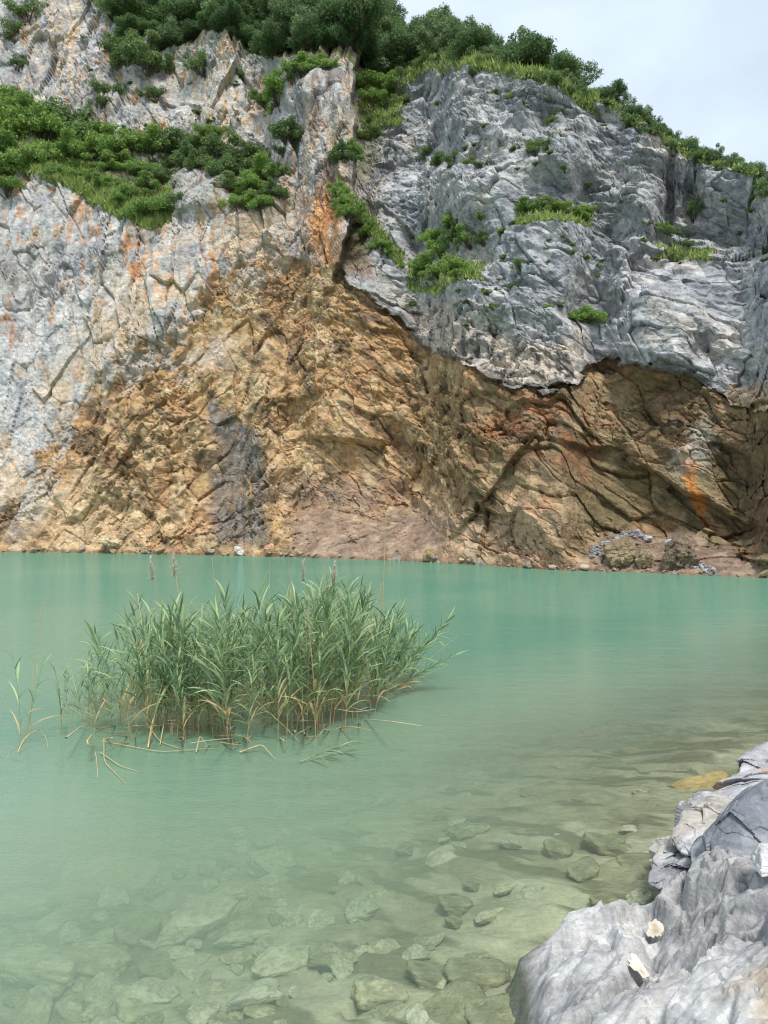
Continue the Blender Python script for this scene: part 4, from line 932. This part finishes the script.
thin = [make_reed(1250 + i, h, b, n_) for i, (h, b, n_) in enumerate([(2.0, .12, 7), (1.8, .22, 6), (2.1, .08, 8), (1.7, .3, 6)])]
dry = [make_reed(1300 + i, h, b, n_, 'dry') for i, (h, b, n_) in enumerate([(2.2, .08, 2), (2.0, .15, 3), (2.4, .05, 0), (1.3, .2, 4)])]
plume = [make_reed(1350 + i, h, b, 2, 'plume') for i, (h, b) in enumerate([(2.5, .05), (2.5, .08)])]
ru = set()
def put(protos, i, x, y, sc, lean, laz, label, group, hs=1.0):
    q = protos[i]; key = (id(protos), i)
    o = dup(q) if key in ru else q; ru.add(key)
    o.location = (x, y, 0)
    rot = Matrix.Rotation(lean, 4, Vector((-math.sin(laz), math.cos(laz), 0))) @ Matrix.Rotation(rng.uniform(0, 6.28), 4, 'Z')
    o.rotation_euler = rot.to_euler(); o.scale = (sc, sc, sc * hs)
    return tag(o, label, 'reed', group)
GR = 'reeds standing in the clump'
top_px = pl([(60, 668), (80, 650), (110, 630), (130, 610), (150, 592), (180, 606), (215, 604), (250, 596), (275, 588), (320, 578), (350, 578), (375, 596), (400, 625), (430, 655)])
n_ = 0
tr = 0
while n_ < 292 and tr < 20000:
    tr += 1
    x = rng.uniform(66, 408)
    yf = np.interp(x, [66, 100, 150, 250, 340, 380, 410], [724, 740, 746, 748, 738, 712, 690]); ybk = np.interp(x, [66, 150, 300, 410], [706, 694, 676, 670])
    y = yf + (ybk - yf) * rng.random() ** .9
    if x < 120 and rng.random() < .35: continue
    p = WZ(x, y, 0)
    tp_ = top_px(x) + abs(rng.normal(0, 20)) + 1
    Hn = (y - tp_) / FPX * p[1]
    if Hn < .4: continue
    Lh = Hn * rng.uniform(.82, 1.0)
    thinq = x < 150 and rng.random() < .75
    lean = abs(rng.normal(.05, .07)) + (.24 * ((x - 340) / 70) if x > 340 else 0); laz = rng.normal(0, .5) if x > 250 else rng.uniform(0, 6.28)
    u = rng.random()
    sidew = 'thin sparse green reed on the left side of the clump' if x < 150 else ('tall leafy green reed in the middle of the clump' if x < 270 else 'broad leaved green reed in the dense right half of clump')
    if u < .13:
        put(dry, int(rng.integers(0, 2)), p[0], p[1], max(Lh / 1.7, .25), lean + abs(rng.normal(0, .05)), laz, 'bare tan dead stalk standing among the green reeds', GR)
    elif thinq: put(thin, int(rng.integers(0, 4)), p[0], p[1], Lh / 1.45, lean, laz, sidew, GR)
    else:
        i = int(rng.integers(0, 10)); put(green, i, p[0], p[1], max(Lh / 1.88, .3), lean, laz, sidew, GR)
    n_ += 1
# right fringe, leaning out over the water
for x, y, sc, ln in [(372, 700, .85, .55), (380, 694, .9, .65), (388, 690, .85, .75), (366, 712, .7, .6), (392, 684, .9, .85), (376, 684, .95, .55), (360, 690, .95, .42), (384, 704, .7, .8), (396, 692, .75, .95), (350, 720, .7, .5)]:
    p = WZ(x, y, 0); put(green, int(rng.integers(0, 10)), p[0] - .12, p[1], sc * .88, ln, rng.normal(-.1, .25), 'green reed leaning far out to the right over the water', GR)
# tall dry stalks and plumes, by where they reach in the photograph
for bx_, by_, tx, ty, kind, i, lab in [
    (170, 715, 160, 562, plume, 0, 'leftmost tall reed carrying a feathery seed plume'), (188, 712, 183, 560, plume, 1, 'tall plumed reed second from the left'), (308, 700, 311, 566, plume, 0, 'tall reed with the broadest brown plume above the dense half'), (338, 700, 344, 568, plume, 1, 'plumed reed at the right of the dense half'),
    (222, 712, 221, 556, dry, 2, 'lone straight bare stalk rising above the middle of the clump'), (262, 712, 279, 560, dry, 2, 'bare stalk slanting right above the clump middle'), (298, 708, 297, 566, dry, 2, 'bare upright stalk left of the broadest plume'), (328, 704, 332, 560, dry, 2, 'thin bare stalk between two plumes'), (376, 690, 396, 512, dry, 2, 'tallest bare stalk slanting up toward the cliff foot'),
    (372, 690, 388, 586, dry, 2, 'short bare stalk beside the tallest slanting one'), (384, 690, 400, 600, dry, 2, 'bare stalk slanting right at the clump edge'), (352, 704, 372, 580, dry, 0, 'tan stalk behind the dense right half'), (392, 688, 460, 640, dry, 2, 'long bare stalk reaching out far right over the water'), (390, 694, 448, 652, dry, 1, 'lower tan stalk reaching right over the water')]:
    p = WZ(bx_, by_, 0); dx = (tx - bx_) / FPX * p[1]; dz = (by_ - ty) / FPX * p[1]
    Ln = math.hypot(dx, dz); sc = Ln / (2.05 if kind is dry and i == 2 else (2.15 if kind is plume else 1.85))
    o = put(kind, i, p[0], p[1], sc, 0, 0, lab, GR); o.rotation_euler = (0, math.atan2(dx, dz), 0)
# isolated wisps at the left, bent and floating leaves in front
for x, y, H_, ln, laz, pr, i, lab in [
    (21, 748, .80, .05, 0, thin, 0, 'thin dark reed standing alone at far left'), (25, 742, .72, .14, 0, thin, 2, 'second thin reed at far left leaning right'), (29, 736, .95, .04, 0, dry, 2, 'pale straight wisp behind the two far left reeds'),
    (62, 735, .75, .06, 0, thin, 1, 'single thin reed just left of the clump'), (70, 730, .7, .12, 3.1, thin, 3, 'thin reed at the clump edge leaning left')]:
    p = WZ(x, y, 0); put(pr, i, p[0], p[1], H_ * .9, ln, laz, lab, 'lone reeds left of the clump')
def bent(name, pts, w, colr, label, group, twig=True):
    r = np.random.default_rng(int(abs(pts[0][0] * 7 + pts[0][1])))
    q = [WZ(a, b, z_) for a, b, z_ in pts]; tt = np.linspace(0, 1, len(q)); s_ = np.linspace(0, 1, 14)
    q = np.array([[np.interp(v_, tt, [a[i] for a in q]) for i in range(3)] for v_ in s_]); q[1:-1] = (q[:-2] + 2 * q[1:-1] + q[2:]) / 4
    v, fc = tube(q, w * (1 - .75 * s_), 5)
    o = obj(name, mesh_np(name, v, fc, M_STEM, np.array(colr) * r.uniform(.85, 1.15, (len(v), 1)), smooth=True)); return tag(o, label, 'reed', group)
GF = 'fallen reed stalks at the front of the clump'
for pts, w, lab in [
    ([(92, 735, .16), (86, 742, .3), (96, 752, .04), (98, 778, .01)], .012, 'bent yellow stalk drooping into water left of the clump front'), ([(104, 738, .05), (104, 762, .02), (126, 784, .01)], .009, 'lower tan stalk lying on water at left front'),
    ([(100, 752, .03), (120, 766, .02), (140, 772, .01)], .007, 'thin tan stalk spreading right on water at left front'), ([(66, 738, .3), (90, 720, .02)], .012, 'broken tan stalk end sticking out at the left edge'), ([(148, 748, .02), (152, 722, .22), (162, 700, .34)], .012, 'broken tan stalk propped up in front'),
    ([(146, 722, .1), (160, 742, .02), (185, 750, .02)], .009, 'crossed tan stalk lying in front of the clump'), ([(108, 742, .02), (160, 752, .02), (215, 748, .02)], .006, 'long thin pale stalk floating along the clump front'), ([(255, 700, .3), (280, 722, .15), (300, 742, .03)], .009, 'pale straight broken stalk slanting across the dense front'),
    ([(240, 752, .02), (262, 744, .10), (276, 760, .01)], .010, 'curled tan leaf at the clump foot'), ([(18, 752, .02), (24, 738, .16), (38, 728, .22), (46, 736, .1), (48, 748, .03)], .007, 'arched pale leaf beside the far left reeds'), ([(20, 745, .25), (10, 752, .1), (5, 760, .01)], .007, 'drooping pale leaf left of the far left reeds'),
    ([(160, 745, .02), (166, 712, .2), (172, 735, .02)], .008, 'bent over tan stalk near the crossed ones'), ([(196, 752, .02), (200, 735, .18), (208, 748, .02)], .007, 'small bent tan stalk at the front middle')]:
    bent('reed_stalk', pts, w, (.50, .40, .22), lab, GF)
for _ in range(38):                                        # broken dead stubs between the reed feet
    x = rng.uniform(90, 380); yf = np.interp(x, [66, 100, 150, 250, 340, 380, 410], [724, 740, 746, 748, 738, 712, 690]); y = yf - rng.uniform(-2, 22)
    a_, l_ = rng.normal(0, 22), rng.uniform(.06, .45)
    bent('reed_stalk', [(x, y, 0), (x + a_ * .5, y + rng.uniform(-2, 4), l_), (x + a_, y + rng.uniform(-1, 8), max(l_ - rng.uniform(0, .4), .01))], rng.uniform(.006, .010), [(.46, .35, .19), (.36, .24, .12), (.52, .44, .28)][int(rng.integers(0, 3))], 'short broken dead stalk among the reed feet along the clump front', 'broken stalks at the reed feet')
# the green shoot lying on the water
root = tag(empty('fallen_reed'), 'green leafy shoot lying flat on the water in front of the clump', 'reed', GF)
b0, b1 = WZ(300, 762, .02), WZ(342, 748, .08); root.location = b0
v, fc = tube([np.zeros(3), (b1 - b0) * .5 + [0, 0, .02], b1 - b0], [.008, .006, .003], 5)
obj('stem', mesh_np('stem', v, fc, M_STEM, np.tile(c3(.26, .27, .12), (len(v), 1)), smooth=True), root)
parts, cc = [], []
for i in range(9):
    f_ = .25 + .75 * i / 8; vv, fq = leaf_strip((b1 - b0) * f_ + [0, 0, .02], (.35 if i % 2 else -.75) + rng.normal(0, .2), rng.uniform(.25, .38), .016, .35, .75, roll=rng.normal(0, .3))
    parts.append((vv, fq)); cc.append(np.tile(np.array(GREENS[i % 5]) * 1.2, (len(vv), 1)))
v, fc = cat(parts); obj('leaves', mesh_np('leaves', v, fc, M_REED, np.concatenate(cc), smooth=True), root)

# ------------------------------------------------------------------ loose rock at the cliff foot
rub = []
for q in range(4):
    V, Fc, r = rock_rand(1400 + q, 10, (1, .8, .7), 9, .4)
    rub.append(mesh_np('rubble', V, Fc, M_STONE, np.tile(c3(*[(.26, .26, .28), (.40, .40, .41), (.17, .17, .18), (.22, .22, .235)][q]), (len(V), 1))))
def rubble(x, y, rpx, label, group, me=None, name='rubble_stone', sq=1.0):
    p, m_ = at_px(x, y); o = obj(name, me or rub[int(rng.integers(0, 4))])
    o.location = p + np.array([0, -rpx * m_ * .3, rpx * m_ * .35]); r = rpx * m_; o.scale = (r, r, r * sq); o.rotation_euler = (rng.uniform(0, .6), rng.uniform(0, .6), rng.uniform(0, 6.28))
    return tag(o, label, 'stone', group)
for _ in range(110):
    f_ = rng.random(); x = 588 + 62 * f_ + rng.normal(0, 3); y = np.interp(x, [588, 605, 625, 640, 655], [552, 542, 530, 533, 540]) + abs(rng.normal(0, 5)) * (1.5 - f_)
    rubble(x, y, rng.uniform(.9, 2.9), 'grey stone in the rubble heap at the far right foot of cliff', 'grey rubble below the right wall')
for _ in range(34):
    x = rng.uniform(690, 716); y = 562 + (x - 690) * .5 + rng.normal(0, 3); rubble(x, min(y, 576), rng.uniform(1.3, 2.6), 'grey stone in the rubble spill beside the brown block', 'grey rubble beside the brown block')
for x, y, r_ in [(648, 540, 4.5), (668, 545, 5), (636, 533, 4)]: rubble(x, y, r_, {648: 'bigger pale stone at the right end of rubble heap', 668: 'pale flat stone above the brown block at the waterline', 636: 'pale stone topping the rubble heap'}[x], None, rub[1])
oc_me = []
for q in range(4):
    V, Fc, r = rock_rand(1470 + q, 10, (1, .8, .6), 9, .6); oc_me.append(mesh_np('shore_stone', V, Fc, M_STONE, np.tile(c3(*[(.34, .25, .15), (.24, .17, .11), (.46, .37, .26), (.30, .26, .22)][q]), (len(V), 1))))
for _ in range(95):
    x = rng.uniform(-10, 775); rp = rng.uniform(1.0, 2.6) if rng.random() < .8 else rng.uniform(2.6, 5)
    rubble(x, float(np.interp(x, px, yb)) + rng.uniform(-3.5, .8), rp, 'small brown stone fallen at the waterline of the far shore', 'stones along the far waterline', oc_me[int(rng.integers(0, 4))], 'shore_stone')
for _ in range(60):
    x = rng.uniform(285, 440); y = rng.uniform(505, 556); rubble(x, y, rng.uniform(.7, 1.8), 'small loose stone on the brown scree apron under the cliff', 'stones on the scree', oc_me[int(rng.integers(0, 4))], 'shore_stone')
def colored(seed, c_):
    V, Fc, r = rock_rand(seed, 28, (1, .85, .9), 8, 1.0)
    return mesh_np('block', V, Fc, M_STONE, grey_cols(V, seed, np.array(c_) * .8, np.array(c_) * 1.2, np.array(c_) * .5, c_, 1, .3))
rubble(674, 562, 19, 'large brown block standing at the far right waterline', None, colored(1450, (.17, .13, .09)), 'boulder')
rubble(622, 558, 16, 'ochre jagged outcrop block left of the large brown block', None, colored(1455, (.24, .18, .11)), 'boulder')
rubble(645, 566, 10, 'low ochre block between outcrop and brown block', None, colored(1456, (.25, .19, .12)), 'boulder')
rubble(271, 551, 6, 'pinkish orange block at the far waterline above the reeds', None, colored(1451, (.58, .36, .24)), 'boulder')
rubble(240, 553, 4.5, 'small white stone at the far waterline left of orange block', None, colored(1452, (.62, .60, .56)), 'boulder')
rubble(428, 558, 7, 'small ochre block at the far waterline near the centre', None, colored(1453, (.36, .26, .14)), 'boulder')
rubble(112, 545, 11, 'flat pale slab at the far left waterline', None, colored(1454, (.50, .40, .26)), 'boulder', .5)

# ------------------------------------------------------------------ light, sky, camera
EL, AZ = math.radians(58), math.radians(168)       # azimuth clockwise from +Y
w = bpy.data.worlds.new('World'); S.world = w; w.use_nodes = True; nt = w.node_tree; nt.nodes.clear(); Lk = nt.links.new
out = N(nt, 'ShaderNodeOutputWorld'); sky = N(nt, 'ShaderNodeTexSky'); sky.sky_type = 'NISHITA'; sky.sun_disc = False
sky.sun_elevation = EL; sky.sun_rotation = AZ; sky.air_density = 1.0; sky.dust_density = 2.0
bg = N(nt, 'ShaderNodeBackground'); Lk(sky.outputs[0], bg.inputs[0]); bg.inputs[1].default_value = .13
bg2 = N(nt, 'ShaderNodeBackground'); bg2.inputs[0].default_value = (.75, .87, .99, 1); bg2.inputs[1].default_value = .95
tc = N(nt, 'ShaderNodeTexCoord'); mp = N(nt, 'ShaderNodeMapping'); mp.inputs['Scale'].default_value = (1, 1, 2.2); Lk(tc.outputs['Generated'], mp.inputs['Vector'])
cn_ = noise_out(nt, mp.outputs[0], 2.3, 5, .5, .3)
mr = N(nt, 'ShaderNodeMapRange'); mr.inputs['From Min'].default_value = .34; mr.inputs['From Max'].default_value = .62; mr.inputs['To Min'].default_value = .62; mr.inputs['To Max'].default_value = .98; Lk(cn_, mr.inputs['Value'])
mxs = N(nt, 'ShaderNodeMixShader'); Lk(mr.outputs[0], mxs.inputs[0]); Lk(bg.outputs[0], mxs.inputs[1]); Lk(bg2.outputs[0], mxs.inputs[2]); Lk(mxs.outputs[0], out.inputs[0])
sun = bpy.data.lights.new('sun', 'SUN'); sun.energy = 3.5; sun.angle = math.radians(12); sun.color = (1, .965, .91)
so = link(bpy.data.objects.new('sun', sun))
d = Vector((math.sin(AZ) * math.cos(EL), math.cos(AZ) * math.cos(EL), math.sin(EL))); so.rotation_euler = d.to_track_quat('Z', 'Y').to_euler()
cam = bpy.data.cameras.new('camera'); co = link(bpy.data.objects.new('camera', cam)); co.location = (0, 0, CAMH); co.rotation_euler = (math.pi / 2, 0, 0)
cam.sensor_fit = 'VERTICAL'; cam.sensor_height = 36; cam.lens = FPX * 36 / 1024; cam.shift_y = 8 / 1024; cam.clip_start = .05; cam.clip_end = 3000
for kinds_ in (green, thin, dry, plume):                    # a kind no reed of the clump used goes into its middle
    for i, q in enumerate(kinds_):
        if (id(kinds_), i) not in ru:
            p = WZ(200 + 9 * i, 715, 0); put(kinds_, i, p[0], p[1], .8, .05, 0, 'tall leafy green reed in the middle of the clump', GR)
S.camera = co
S.view_settings.view_transform = 'Standard'; S.view_settings.look = 'None'; S.view_settings.exposure = .22; S.view_settings.gamma = 1
S.render.engine = 'CYCLES'
S.cycles.filter_width = 1.15; S.cycles.use_adaptive_sampling = False; S.cycles.use_denoising = True; S.cycles.denoising_prefilter = 'ACCURATE'
S.cycles.max_bounces = 6; S.cycles.diffuse_bounces = 3; S.cycles.glossy_bounces = 2; S.cycles.transparent_max_bounces = 12; S.cycles.transmission_bounces = 3
